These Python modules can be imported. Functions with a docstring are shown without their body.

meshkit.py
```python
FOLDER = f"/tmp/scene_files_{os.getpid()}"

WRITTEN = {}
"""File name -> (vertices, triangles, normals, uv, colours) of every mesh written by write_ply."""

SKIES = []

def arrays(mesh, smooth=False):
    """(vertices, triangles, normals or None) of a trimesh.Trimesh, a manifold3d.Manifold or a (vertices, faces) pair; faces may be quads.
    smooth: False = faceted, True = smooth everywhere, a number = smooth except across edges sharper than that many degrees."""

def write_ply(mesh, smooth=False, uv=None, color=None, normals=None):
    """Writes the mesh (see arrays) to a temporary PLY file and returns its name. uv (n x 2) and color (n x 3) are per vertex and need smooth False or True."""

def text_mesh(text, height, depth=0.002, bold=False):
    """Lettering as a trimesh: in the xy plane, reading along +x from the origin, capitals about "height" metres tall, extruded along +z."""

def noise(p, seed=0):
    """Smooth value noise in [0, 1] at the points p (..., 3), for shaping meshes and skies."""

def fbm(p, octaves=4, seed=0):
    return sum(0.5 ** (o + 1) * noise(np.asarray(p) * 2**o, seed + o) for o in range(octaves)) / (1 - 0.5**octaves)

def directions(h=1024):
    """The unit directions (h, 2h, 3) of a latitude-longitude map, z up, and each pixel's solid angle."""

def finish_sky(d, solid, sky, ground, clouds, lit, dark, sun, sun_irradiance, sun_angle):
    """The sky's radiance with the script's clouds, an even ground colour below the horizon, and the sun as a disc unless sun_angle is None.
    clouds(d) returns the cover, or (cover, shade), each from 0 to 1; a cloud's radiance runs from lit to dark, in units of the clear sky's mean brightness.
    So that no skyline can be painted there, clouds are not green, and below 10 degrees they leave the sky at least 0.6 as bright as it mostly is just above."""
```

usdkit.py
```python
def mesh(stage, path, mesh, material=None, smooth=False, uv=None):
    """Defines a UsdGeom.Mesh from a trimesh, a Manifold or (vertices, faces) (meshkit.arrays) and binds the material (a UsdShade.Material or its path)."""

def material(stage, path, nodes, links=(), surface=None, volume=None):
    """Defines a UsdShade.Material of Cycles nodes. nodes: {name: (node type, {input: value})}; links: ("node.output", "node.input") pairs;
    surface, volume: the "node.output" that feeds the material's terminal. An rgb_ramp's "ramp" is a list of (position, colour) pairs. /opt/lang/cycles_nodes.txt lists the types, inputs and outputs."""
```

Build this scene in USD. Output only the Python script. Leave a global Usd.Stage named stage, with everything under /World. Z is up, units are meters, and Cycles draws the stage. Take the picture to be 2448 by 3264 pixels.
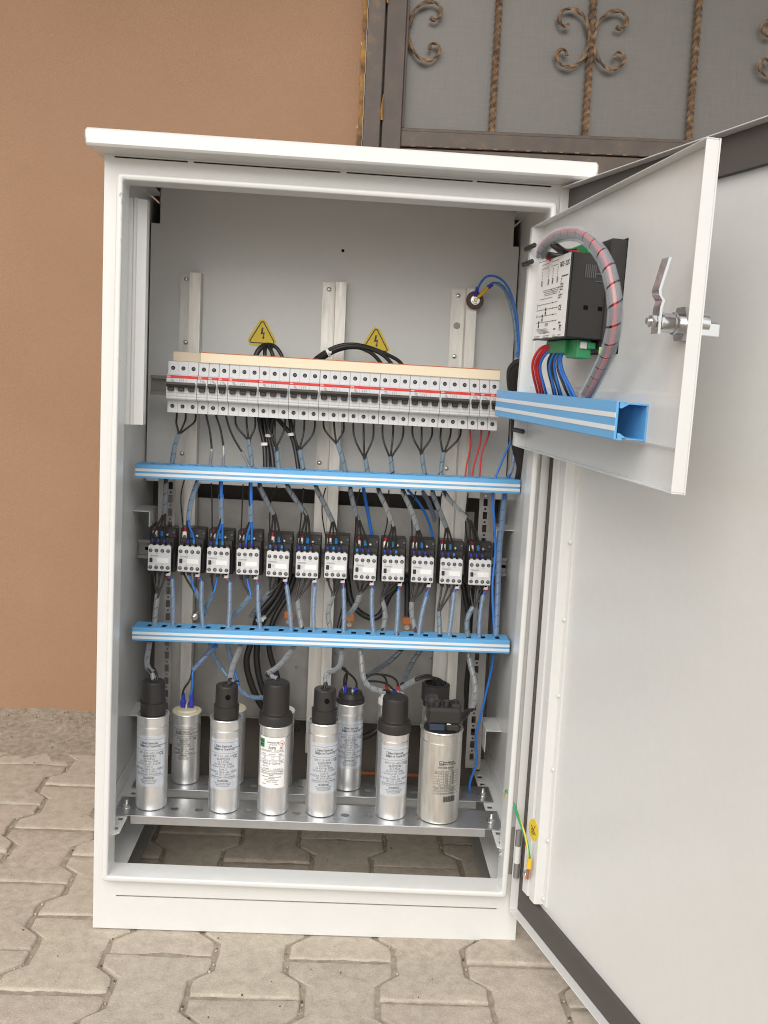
import math, random
import numpy as np, trimesh, manifold3d, usdkit, meshkit
from shapely import geometry as sg, affinity as sa
from shapely.ops import unary_union
from pxr import Usd, UsdGeom, UsdLux, UsdShade, Gf, Sdf

stage = Usd.Stage.CreateInMemory()
UsdGeom.SetStageUpAxis(stage, 'Z'); UsdGeom.SetStageMetersPerUnit(stage, 1.0)
UsdGeom.Xform.Define(stage, '/World'); UsdGeom.Scope.Define(stage, '/World/Looks')
rng = random.Random(7); nrg = np.random.default_rng(7)

# ---------------------------------------------------------------- camera, sky, sun
CAM = np.array([0.02051, -1.52965, 0.86257]); YAW, PITCH, ROLL, FPX = 0.04484, 0.09902, -0.05727, 3082.62
def cam_axes():
    cy, sy = math.cos(YAW), math.sin(YAW)
    f = np.array([sy*math.cos(PITCH), cy*math.cos(PITCH), -math.sin(PITCH)])
    r = np.array([cy, -sy, 0.0]); d = np.cross(f, r); c, s = math.cos(ROLL), math.sin(ROLL)
    return np.array([c*r + s*d, -s*r + c*d, f])
MC = cam_axes()
cam = UsdGeom.Camera.Define(stage, '/World/camera')
cam.CreateHorizontalApertureAttr(24.0); cam.CreateVerticalApertureAttr(32.0)
cam.CreateFocalLengthAttr(24.0*FPX/2448); cam.CreateClippingRangeAttr(Gf.Vec2f(0.05, 1000))
R_, D_, F_ = MC
cam.AddTransformOp().Set(Gf.Matrix4d(*R_, 0, *(-D_), 0, *(-F_), 0, *CAM, 1))
EXPOSURE = 0.60
cam.CreateExposureAttr(EXPOSURE)
SUN = np.array([-0.20, -0.82, 0.58]); SUN /= np.linalg.norm(SUN)       # towards the (veiled) sun: in front of the wall, a little to the left
sun = UsdLux.DistantLight.Define(stage, '/World/sun')
sun.CreateNormalizeAttr(True); sun.CreateIntensityAttr(0.36); sun.CreateAngleAttr(50.0); sun.CreateColorAttr(Gf.Vec3f(1.0, 0.95, 0.88))
zax = SUN; xax = np.cross([0, 0, 1], zax); xax /= np.linalg.norm(xax); yax = np.cross(zax, xax)
sun.AddTransformOp().Set(Gf.Matrix4d(*xax, 0, *yax, 0, *zax, 0, 0, 0, 0, 1))
sky = UsdLux.DomeLight.Define(stage, '/World/sky')
sky.GetPrim().SetCustomDataByKey('kind', 'structure')
skm = usdkit.material(stage, '/World/Looks/overcast_sky', {
    'sky': ('sky_texture', {'sky_type': 'single_scattering', 'sun_disc': False, 'sun_elevation': float(math.asin(SUN[2])), 'sun_rotation': float(math.atan2(SUN[0], SUN[1])), 'air_density': 1.0, 'aerosol_density': 3.0}),
    'tc': ('texture_coordinate', {}), 'n': ('noise_texture', {'scale': 2.2, 'detail': 5.0, 'roughness': 0.55}),
    'cr': ('rgb_ramp', {'ramp': [(0.3, (7.0, 7.1, 7.2)), (0.7, (9.6, 9.5, 9.3))]}),
    'mx': ('mix_color', {'fac': 0.86}), 'bg': ('background_shader', {'strength': 0.1})},
    [('tc.generated', 'n.vector'), ('n.fac', 'cr.fac'), ('sky.color', 'mx.a'), ('cr.color', 'mx.b'), ('mx.result', 'bg.color')], surface='bg.background')
UsdShade.MaterialBindingAPI.Apply(sky.GetPrim()).Bind(skm)

# ---------------------------------------------------------------- frames and helpers
# The cabinet stands slightly out of square on paving that rises a little towards the house wall.
LEAN, RISE = -0.01233, 0.04144
AM = np.array([[1, 0, LEAN], [0, 1, 0], [0, RISE, 1.0]]); AI = np.linalg.inv(AM)
def at(px, py, Y):
    """The point at depth Y (in the cabinet's frame) seen at this spot of the photograph."""
    r = AI @ (MC.T @ np.array([(px-1224)/FPX, (py-1632)/FPX, 1.0])); c = AI @ CAM
    return c + (Y-c[1])/r[1]*r
def mkdoor(O, th, be):
    d = np.array([math.cos(th), -math.sin(th), 0]); n0 = np.array([-math.sin(th), -math.cos(th), 0]); u0 = np.array([0, 0, 1.0])
    return np.array(O), d, math.cos(be)*n0+math.sin(be)*u0, math.cos(be)*u0-math.sin(be)*n0
IDOOR = mkdoor((.2939, .0316, 0), 1.4798, .0274); ODOOR = mkdoor((.3554, -.005, 0), 1.3008, .0118)
def dmap(D, mesh):
    """Local (along door, up, off the inside face) to the cabinet's frame."""
    O, d, n, u = D; v = np.asarray(mesh.vertices)
    return trimesh.Trimesh(O + v[:, :1]*d + v[:, 1:2]*u + v[:, 2:]*n, mesh.faces, process=False)
def dpt(D, a, b, v):
    O, d, n, u = D; return O + d*a + u*b + n*v
def dat(D, px, py, v=0):
    O, d, n, u = D; r = AI @ (MC.T @ np.array([(px-1224)/FPX, (py-1632)/FPX, 1.0])); c = AI @ CAM
    s = np.linalg.solve(np.array([d, u, -r]).T, c-O-n*v); return s[0], s[1]

used = set()
def numbered(path):
    p, i = path, 0
    while p in used: i += 1; p = f'{path}_{i:03d}'
    used.add(p); return p
class Thing:
    def __init__(s, name, label=None, cat=None, loc=(0, 0, 0), group=None, kind=None, lean=True):
        s.loc = np.array(loc, float); s.path = numbered('/World/'+name)
        s.x = UsdGeom.Xform.Define(stage, s.path); s.prim = s.x.GetPrim()
        s.lean = AM if lean else np.eye(3); s.op = s.x.AddTransformOp(); s.move(loc)
        tag(s.prim, label, cat, group, kind)
    def move(s, loc, rot=None):
        L = s.lean @ (np.eye(3) if rot is None else rot); t = s.lean @ np.array(loc, float); M = L.T
        s.op.Set(Gf.Matrix4d(*M[0], 0, *M[1], 0, *M[2], 0, *t, 1))
    def part(s, name, mesh, mat, smooth=35, parent=None, label=None, kind=None, world=True):
        m = cat_mesh(mesh); v = np.asarray(m.vertices) - (s.loc if world else 0)
        p = numbered((parent or s.path)+'/'+name)
        g = usdkit.mesh(stage, p, trimesh.Trimesh(v, m.faces, process=False), LOOK[mat], smooth=smooth)
        if label: g.GetPrim().SetCustomDataByKey('label', label)
        if kind: g.GetPrim().SetCustomDataByKey('kind', kind)
        return p
def tag(prim, label=None, cat=None, group=None, kind=None):
    for k_, v_ in (('label', label), ('category', cat), ('group', group), ('kind', kind)):
        if v_: prim.SetCustomDataByKey(k_, v_)
def copy_of(src, name, label, loc, group=None, rot=None):
    t = Thing.__new__(Thing); t.loc = np.array(loc, float); t.path = numbered('/World/'+name)
    t.x = UsdGeom.Xform.Define(stage, t.path); t.prim = t.x.GetPrim(); t.prim.GetReferences().AddInternalReference(src.path)
    t.lean = AM; t.op = UsdGeom.Xformable(t.prim).GetOrderedXformOps()[0]; t.move(loc, rot)
    c = src.prim.GetCustomData(); tag(t.prim, label, c.get('category'), group or c.get('group')); t.prim.SetInstanceable(True)
    return t
def cat_mesh(m):
    return trimesh.util.concatenate(m) if isinstance(m, (list, tuple)) else m

def box(x0, x1, y0, y1, z0, z1, b=0.0008):
    x0, x1 = sorted((x0, x1)); y0, y1 = sorted((y0, y1)); z0, z1 = sorted((z0, z1))
    b = min(b, .45*(x1-x0), .45*(y1-y0), .45*(z1-z0))
    if b <= 0:
        return trimesh.creation.box(bounds=[(x0, y0, z0), (x1, y1, z1)])
    lo, hi = np.array([x0, y0, z0]), np.array([x1, y1, z1]); pts = []
    for sx in (0, 1):
        for sy in (0, 1):
            for sz in (0, 1):
                c = np.where([sx, sy, sz], hi, lo); s = np.where([sx, sy, sz], -b, b)
                for a in range(3):
                    q = c + s; q[a] = c[a]; pts.append(q)
    return trimesh.convex.convex_hull(np.array(pts))
def hull(pts): return trimesh.convex.convex_hull(np.array(pts, float))
def prism(poly, h, to=None):
    """shapely polygon extruded; to: function of (n,3) points."""
    ms = [trimesh.creation.extrude_polygon(g, h, engine='earcut') for g in (poly.geoms if hasattr(poly, 'geoms') else [poly]) if g.area > 1e-10]
    m = trimesh.util.concatenate(ms)
    return trimesh.Trimesh(to(np.asarray(m.vertices)), m.faces, process=False) if to is not None else m
def fix(m):
    if m.volume < 0: m.invert()
    return m
def plate_xz(poly, y0, y1):          # polygon in X, Z extruded along Y
    return fix(prism(poly, y1-y0, lambda v: np.c_[v[:, 0], y0+v[:, 2], v[:, 1]]))
def plate_xy(poly, z0, z1):
    return fix(prism(poly, z1-z0, lambda v: np.c_[v[:, 0], v[:, 1], z0+v[:, 2]]))
def plate_yz(poly, x0, x1):
    return fix(prism(poly, x1-x0, lambda v: np.c_[x0+v[:, 2], v[:, 0], v[:, 1]]))
def cyl(p, q, r, n=16, r2=None):
    p, q = np.array(p, float), np.array(q, float); return tube([p, q], [r, r if r2 is None else r2], n)
def resample(P, n=None, step=.006):
    P = np.array(P, float)
    if len(P) < 3:
        k_ = max(2, int(np.linalg.norm(P[-1]-P[0])/step)+1) if n is None else n
        return P[0]+(P[-1]-P[0])*np.linspace(0, 1, k_)[:, None]
    from scipy.interpolate import PchipInterpolator, CubicSpline
    t = np.r_[0, np.cumsum(np.linalg.norm(np.diff(P, axis=0), axis=1)**.5)]
    k_ = n or max(6, int(np.linalg.norm(np.diff(P, axis=0), axis=1).sum()/step))
    return CubicSpline(t, P, bc_type='natural')(np.linspace(0, t[-1], k_))
def frames(C):
    T = np.gradient(C, axis=0); T /= np.linalg.norm(T, axis=1, keepdims=True)+1e-12
    up = np.array([0, 1.0, 0]) if abs(T[0][1]) < .9 else np.array([1.0, 0, 0]); N = []
    n = up-T[0]*(up@T[0]); n /= np.linalg.norm(n)
    for t in T:
        n = n-t*(n@t); n /= np.linalg.norm(n)+1e-12; N.append(n)
    N = np.array(N); return T, N, np.cross(T, N)
def tube(C, r, n=8, flat=1.0, flatdir=None):
    C = np.array(C, float); r = np.broadcast_to(np.asarray(r, float), (len(C),)); T, N, B = frames(C)
    if flatdir is not None:
        N = np.cross(T, flatdir); N /= np.linalg.norm(N, axis=1, keepdims=True); B = np.cross(T, N)
    a = np.linspace(0, 2*math.pi, n, endpoint=False)
    V = C[:, None]+r[:, None, None]*(np.cos(a)[None, :, None]*N[:, None]+flat*np.sin(a)[None, :, None]*B[:, None])
    V = V.reshape(-1, 3); m = len(C); F = []
    i = np.arange(m-1)[:, None]*n; j = np.arange(n)[None]; jn = (j+1) % n
    q = np.stack([i+j, i+jn, i+n+jn, i+n+j], -1).reshape(-1, 4)
    F = np.vstack([q[:, [0, 1, 2]], q[:, [0, 2, 3]]])
    caps = [[m*n, (k_+1) % n, k_] for k_ in range(n)]+[[m*n+1, (m-1)*n+k_, (m-1)*n+(k_+1) % n] for k_ in range(n)]
    return fix(trimesh.Trimesh(np.vstack([V, C[:1], C[-1:]]), np.vstack([F, caps]), process=False))
def spiral(C, r, pitch=.012, cover=.93, turn0=0.0):
    """Spiral wrap: a helical ribbon of plastic with a gap between its turns."""
    C = resample(C, n=max(8, int(np.linalg.norm(np.diff(C, axis=0), axis=1).sum()/.003))); L = np.r_[0, np.cumsum(np.linalg.norm(np.diff(C, axis=0), axis=1))]
    T, N, B = frames(C); turns = max(1, L[-1]/pitch); k_ = int(turns*14)+2; ph = np.linspace(0, 2*math.pi*turns, k_)
    V = []
    for off, rr in ((0, r), (cover*pitch, r), (cover*pitch, r-.0007), (0, r-.0007)):
        s = np.clip(ph/(2*math.pi)*pitch+off-cover*pitch*.5, 0, L[-1])
        I = lambda A_: np.stack([np.interp(s, L, A_[:, c_]) for c_ in range(3)], 1)
        V.append(I(C)+rr*(np.cos(ph+turn0)[:, None]*I(N)+np.sin(ph+turn0)[:, None]*I(B)))
    V = np.stack(V, 1).reshape(-1, 3); F = []
    for i in range(k_-1):
        for a in range(4):
            b = (a+1) % 4; F += [[4*i+a, 4*i+b, 4*i+4+b], [4*i+a, 4*i+4+b, 4*i+4+a]]
    F += [[0, 2, 1], [0, 3, 2], [4*k_-4, 4*k_-3, 4*k_-2], [4*k_-4, 4*k_-2, 4*k_-1]]
    return fix(trimesh.Trimesh(V, F, process=False))
def lathe(prof, c=(0, 0, 0), n=40):
    m = trimesh.creation.revolve(np.array(prof, float), sections=n); m.apply_translation(c); return fix(m)
def ylathe(prof, c, n=20):            # profile (radius, toward the viewer) revolved about the Y axis
    m = trimesh.creation.revolve(np.array(prof, float), sections=n); v = np.asarray(m.vertices)
    return fix(trimesh.Trimesh(np.c_[v[:, 0]+c[0], c[1]-v[:, 2], v[:, 1]+c[2]], m.faces, process=False))
TEXT = {}
def text(s, h, depth=.0003, bold=False):
    key = (s, h, depth, bold)
    if key not in TEXT: TEXT[key] = meshkit.text_mesh(s, h, depth, bold)
    return TEXT[key].copy()
def ftext(s, h, x, y, z, bold=False, center=False, squeeze=1.0, depth=.0003):   # lettering that faces the viewer
    m = text(s, h, depth, bold); v = np.asarray(m.vertices)*[squeeze, 1, 1]
    if center: v = v-[(v[:, 0].min()+v[:, 0].max())/2, 0, 0]
    return trimesh.Trimesh(np.c_[x+v[:, 0], y-v[:, 2], z+v[:, 1]], m.faces, process=False)
def ctext(s, h, cx, cy, z, r, phi0=0.0, bold=False, center=True, squeeze=1.0):   # lettering round a can
    m = text(s, h, .0002, bold); v = np.asarray(m.vertices)*[squeeze, 1, 1]
    if center: v = v-[(v[:, 0].min()+v[:, 0].max())/2, 0, 0]
    a = phi0+v[:, 0]/r; rr = r+v[:, 2]+.0002
    return trimesh.Trimesh(np.c_[cx+rr*np.sin(a), cy-rr*np.cos(a), z+v[:, 1]], m.faces, process=False)

# ---------------------------------------------------------------- materials
LOOK = {}
def look(name, color, rough=.5, metal=0.0, coat=0.0, vary=None, scale=20.0, bump=0.0, bscale=200.0, extra=None, detail=4.0, coord='object', stretch=None, spec=.5, rvary=0.0, fine=None):
    nodes = {'p': ('principled_bsdf', {'base_color': color, 'roughness': rough, 'metallic': metal, 'coat_weight': coat, 'coat_roughness': .12, 'specular_ior_level': spec}), 'tc': ('texture_coordinate', {}), 'geo': ('geometry', {})}
    links = []; src = 'geo.position' if coord == 'position' else 'tc.object'
    if stretch is not None:
        nodes['map'] = ('mapping', {'scale': stretch}); links.append((src, 'map.vector')); src = 'map.vector'
    if vary is not None:
        nodes['n'] = ('noise_texture', {'scale': scale, 'detail': detail, 'roughness': .6})
        nodes['r'] = ('rgb_ramp', {'ramp': vary}); links += [(src, 'n.vector'), ('n.fac', 'r.fac'), ('r.color', 'p.base_color')]
    if fine is not None:                     # fine grain over the broad tone
        fs, lo, hi = fine
        nodes['fn'] = ('noise_texture', {'scale': fs, 'detail': 3.0, 'roughness': .7}); nodes['fr'] = ('rgb_ramp', {'ramp': [(.30, (lo,)*3), (.70, (hi,)*3)]}); nodes['fm'] = ('mix', {'mix_type': 'multiply', 'fac': 1.0})
        links = [l for l in links if l[1] != 'p.base_color']+[(src, 'fn.vector'), ('fn.fac', 'fr.fac'), ('fr.color', 'fm.color2'), ('fm.color', 'p.base_color')]
        if vary is not None: links.append(('r.color', 'fm.color1'))
        else: nodes['fm'][1]['color1'] = color
    if rvary:
        nodes['rn'] = ('noise_texture', {'scale': scale*1.7, 'detail': 5.0})
        nodes['rr'] = ('rgb_ramp', {'ramp': [(.3, (rough-rvary,)*3), (.7, (rough+rvary,)*3)]}); links += [(src, 'rn.vector'), ('rn.fac', 'rr.fac'), ('rr.color', 'p.roughness')]
    if bump:
        nodes['bn'] = ('noise_texture', {'scale': bscale, 'detail': 5.0, 'roughness': .6}); nodes['b'] = ('bump', {'strength': bump, 'distance': .001})
        links += [(src, 'bn.vector'), ('bn.fac', 'b.height'), ('b.normal', 'p.normal')]
    LOOK[name] = usdkit.material(stage, '/World/Looks/'+name, nodes, links, surface='p.BSDF')
def ramp2(a, b, lo=.35, hi=.65): return [(lo, a), (hi, b)]
look('white_paint', (.665, .668, .655), .25, vary=ramp2((.650, .653, .642), (.678, .680, .667)), scale=2.2, bump=.06, bscale=900, rvary=.035, fine=(70, .985, 1.012))
look('gasket_foam', (.085, .075, .068), .85, bump=.2, bscale=700)
look('blue_plastic', (.13, .40, .72), .4)
look('stripe_white', (.74, .76, .77), .4)
look('duct_inside', (.05, .14, .34), .5)
look('galvanised', (.66, .64, .60), .45, .55, vary=[(.3, (.58, .56, .54)), (.5, (.66, .64, .60)), (.7, (.74, .72, .68))], scale=18, rvary=.10, detail=7, stretch=(4, 4, .5))
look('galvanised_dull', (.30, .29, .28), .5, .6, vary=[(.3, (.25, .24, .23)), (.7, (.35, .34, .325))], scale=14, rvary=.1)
look('zinc_shelf', (.52, .53, .54), .33, .92, vary=ramp2((.49, .50, .51), (.56, .57, .58)), scale=7, rvary=.04, fine=(500, .95, 1.04))
look('aluminium', (.86, .86, .86), .40, 1.0, vary=ramp2((.84, .84, .84), (.88, .88, .88)), scale=24, rvary=.04, stretch=(5, 5, .6), fine=(900, .96, 1.03))
look('aluminium_dull', (.80, .785, .75), .40, 1.0, vary=ramp2((.66, .64, .60), (.80, .78, .73)), scale=24, rvary=.05, stretch=(5, 5, .6))
look('label_film', (.72, .77, .85), .34, .62)
look('label_white', (.80, .80, .79), .45)
look('print_ink', (.05, .05, .055), .6)
look('print_grey', (.25, .25, .26), .6)
look('black_plastic', (.022, .020, .019), .42, bump=.1, bscale=500)
look('black_rubber', (.020, .017, .016), .5, bump=.08, bscale=300)
look('dark_socket', (.006, .006, .006), .8, spec=.05)
look('grey_plastic', (.62, .62, .62), .42)
look('grey_light', (.60, .61, .63), .42)
look('grey_dark', (.10, .10, .11), .5)
look('cream_plastic', (.80, .70, .52), .45)
look('beige_plastic', (.58, .49, .37), .5)
look('orange_edge', (.55, .16, .05), .5)
look('red_print', (.62, .035, .03), .45)
look('wire_red', (.52, .025, .03), .38); look('wire_blue', (.025, .17, .60), .36); look('wire_black', (.018, .016, .015), .4)
look('ferrule_blue', (.03, .04, .40), .4); look('ferrule_sky', (.03, .22, .55), .4); look('ferrule_red', (.50, .02, .03), .4); look('ferrule_yellow', (.80, .50, .03), .4)
look('wire_earth', (.03, .30, .12), .4)
look('tie_white', (.78, .78, .76), .4)
look('copper', (.60, .22, .10), .4, .8); look('brass', (.70, .52, .22), .35, .9)
look('chrome', (.66, .66, .66), .16, 1.0); look('zinc_bolt', (.72, .73, .72), .24, 1.0)
look('resin_brown', (.085, .032, .022), .4)
look('sign_yellow', (.75, .55, .02), .45); look('green_plastic', (.03, .27, .10), .45)
look('green_print', (.03, .28, .07), .5)
look('lime_sticker', (.42, .72, .05), .5)
look('cream_lid', (.68, .62, .46), .5)
look('smoke_blue', (.028, .040, .070), .3)
look('lug_orange', (.50, .16, .04), .5)
def wrap_look(name, tint, alpha, gloss=.3):
    LOOK[name] = usdkit.material(stage, '/World/Looks/'+name, {
        't': ('transparent_bsdf', {'color': (.97, .98, .98)}), 'd': ('diffuse_bsdf', {'color': tint}), 'tl': ('translucent_bsdf', {'color': tint}), 'g': ('glossy_bsdf', {'color': (.9, .9, .9), 'roughness': gloss}),
        'm1': ('mix_closure', {'fac': .4}), 'm2': ('mix_closure', {'fac': .1}), 'm3': ('mix_closure', {'fac': alpha})},
        [('d.BSDF', 'm1.closure1'), ('tl.BSDF', 'm1.closure2'), ('m1.closure', 'm2.closure1'), ('g.BSDF', 'm2.closure2'), ('t.BSDF', 'm3.closure1'), ('m2.closure', 'm3.closure2')], surface='m3.closure')
wrap_look('wrap_clear', (.54, .56, .58), .34, .22); wrap_look('wrap_blue', (.33, .44, .53), .42); wrap_look('wrap_grey', (.29, .32, .36), .45); wrap_look('wrap_loom', (.50, .52, .56), .27, .18)
# ---------------------------------------------------------------- setting: paving, ground, wall, door
PAV = [((.45, .395, .325), (.50, .445, .37)), ((.42, .366, .302), (.48, .425, .352)), ((.44, .380, .318), (.495, .432, .36)), ((.455, .402, .33), (.51, .456, .372))]
for i, (a, b) in enumerate(PAV):
    look(f'paver_concrete_{"abcd"[i]}', a, .88, vary=[(.22, tuple(.84*c for c in a)), (.42, a), (.58, b), (.8, tuple(1.12*c for c in b))], scale=55, detail=10, bump=.9, bscale=420, coord='position', spec=.25, fine=(420, .80, 1.16))
look('joint_sand', (.34, .295, .24), .95, vary=[(.3, (.25, .21, .165)), (.7, (.41, .36, .295))], scale=70, bump=.6, bscale=700, coord='position', spec=.2)
look('grit_stone', (.42, .38, .32), .9, vary=[(.3, (.30, .27, .22)), (.7, (.58, .54, .47))], scale=90, coord='position', spec=.2)
look('dark_crumb', (.11, .09, .065), .95, coord='position', spec=.2)
look('wall_render', (.345, .210, .134), .9, vary=[(.28, (.322, .194, .122)), (.5, (.345, .210, .134)), (.74, (.37, .228, .148))], scale=1.7, detail=9, bump=.8, bscale=420, coord='position', spec=.2, fine=(520, .90, 1.08))
look('plaster_grey', (.36, .31, .26), .95, vary=[(.3, (.26, .22, .18)), (.7, (.44, .39, .33))], scale=24, detail=8, bump=.8, bscale=120, coord='position', spec=.2)
look('shade_grey', (.34, .33, .31), .7)
look('brown_frame', (.075, .055, .045), .5, vary=[(.4, (.070, .052, .043)), (.62, (.095, .070, .054)), (.74, (.20, .115, .045))], scale=16, detail=9, bump=.15, bscale=300, coord='position')
look('sealant', (.42, .23, .06), .8, vary=[(.35, (.50, .28, .07)), (.6, (.20, .11, .05)), (.75, (.06, .045, .035))], scale=24, detail=7, bump=.5, bscale=200, coord='position')
look('bar_rust', (.17, .105, .06), .6, vary=[(.35, (.075, .052, .04)), (.5, (.17, .105, .06)), (.68, (.28, .18, .105))], scale=55, detail=5, coord='position')
look('paint_flake', (.70, .68, .66), .8)
LOOK['obscure_glass'] = usdkit.material(stage, '/World/Looks/obscure_glass', {
    'tc': ('texture_coordinate', {}), 'm1': ('mapping', {'scale': (300, 1, 22)}), 'm2': ('mapping', {'scale': (22, 1, 300)}), 'n1': ('noise_texture', {'scale': 1.0, 'detail': 3.0}), 'n2': ('noise_texture', {'scale': 1.0, 'detail': 3.0}),
    'mx': ('mix', {'mix_type': 'mix', 'fac': .5}), 'r': ('rgb_ramp', {'ramp': [(.30, (.120, .113, .101)), (.5, (.137, .130, .117)), (.70, (.156, .148, .134))]}), 'b': ('bump', {'strength': .25, 'distance': .001}),
    'p': ('principled_bsdf', {'roughness': .34, 'specular_ior_level': .45})},
    [('tc.object', 'm1.vector'), ('tc.object', 'm2.vector'), ('m1.vector', 'n1.vector'), ('m2.vector', 'n2.vector'), ('n1.color', 'mx.color1'), ('n2.color', 'mx.color2'), ('mx.color', 'r.fac'), ('r.color', 'p.base_color'), ('mx.color', 'b.height'), ('b.normal', 'p.normal')], surface='p.BSDF')

WALLY = .93
# far ground: one sheet to the horizon, a little under the paving
gsheet = Thing('ground', kind='structure', loc=(0, 0, 0))
gsheet.part('earth', trimesh.Trimesh([(-60, -60, -.03), (60, -60, -.03), (60, 60, -.03), (-60, 60, -.03)], [(0, 1, 2), (0, 2, 3)], process=False), 'joint_sand', smooth=False)
pav = Thing('pavement', kind='structure', loc=(0, 0, 0))
PX, PW, PN, PL = .1425, .0857, .0568, .2012
def paver_mesh(cx, cy, seed):
    r = np.random.default_rng(seed); g = .0022
    h = PL/2
    half = [(PW, 0-h), (PW, -h+.036), (PN, -h+.062), (PN, h-.062), (PW, h-.036), (PW, h)]
    P = np.array(half+[(-x, -y) for x, y in half]); poly = sg.Polygon(P).buffer(-g, join_style='mitre').buffer(-.0035).buffer(.0035, quad_segs=2)
    o = np.array(poly.exterior.coords)[:-1]
    pts = []
    for a, b in zip(o, np.roll(o, -1, 0)):
        k_ = max(1, int(np.linalg.norm(b-a)/.012)); pts += [a+(b-a)*t/k_ for t in range(k_)]
    o = np.array(pts)
    c3 = np.c_[o+[cx, cy], np.zeros(len(o))]
    o = o*(1+.0)-(o/np.linalg.norm(o, axis=1, keepdims=True))*(meshkit.fbm(c3*90, 3, seed=3)[:, None]*.0062-.0016)
    cen = np.zeros(2); n = len(o); dz = r.normal(0, .0016); tx, ty = r.normal(0, .006, 2)
    rings = []
    for ins, z in ((0, -.028), (0, -.0052), (.0018, -.0020), (.0052, -.0004), (.02, 0.0)):
        d = np.linalg.norm(o, axis=1, keepdims=True); q = o*(1-ins/d)
        jit = (meshkit.fbm(np.c_[q+[cx, cy], np.full(n, z)]*120, 2, seed=5)-.5)*.0022*((z > -.02) & (z < -.001))
        rings.append(np.c_[q, np.full(n, z)+jit])
    V = np.vstack(rings+[[[0, 0, 0.0]]]); V[:, 2] += np.where(V[:, 2] > -.02, dz+V[:, 0]*tx+V[:, 1]*ty, 0)
    F = []
    for k_ in range(len(rings)-1):
        for i in range(n):
            j = (i+1) % n; a, b = k_*n, (k_+1)*n; F += [(a+i, a+j, b+j), (a+i, b+j, b+i)]
    t = (len(rings)-1)*n
    F += [(t+i, t+(i+1) % n, len(V)-1) for i in range(n)]
    m = trimesh.Trimesh(V, F, process=False)
    if (m.face_normals[-n:, 2].mean() < 0): m.invert()
    m.apply_translation((cx, cy, 0)); return m
seed = 0
for j in range(-9, 9):
    cx = .058+PX*j
    for i in range(-5, 6):
        cy = -.066+PL*i-(PL/2 if j % 2 else 0)+PL/2
        if cy-PL/2 > WALLY-.02 or cy+PL/2 < -.62 or abs(cx) > 1.25: continue
        if cx < -.9 and cy < -.2: continue
        seed += 1
        pav.part('paver', paver_mesh(cx, cy, seed), 'paver_concrete_'+rng.choice('aabbcd'), smooth=40)
sx_ = np.linspace(-1.4, 1.4, 141); sy_ = np.linspace(-.9, .98, 95); GX, GY = np.meshgrid(sx_, sy_)
gz = -.0044+(meshkit.fbm(np.stack([GX*22, GY*22, 0*GX], -1), 4, seed=9)-.5)*.0045
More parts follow.
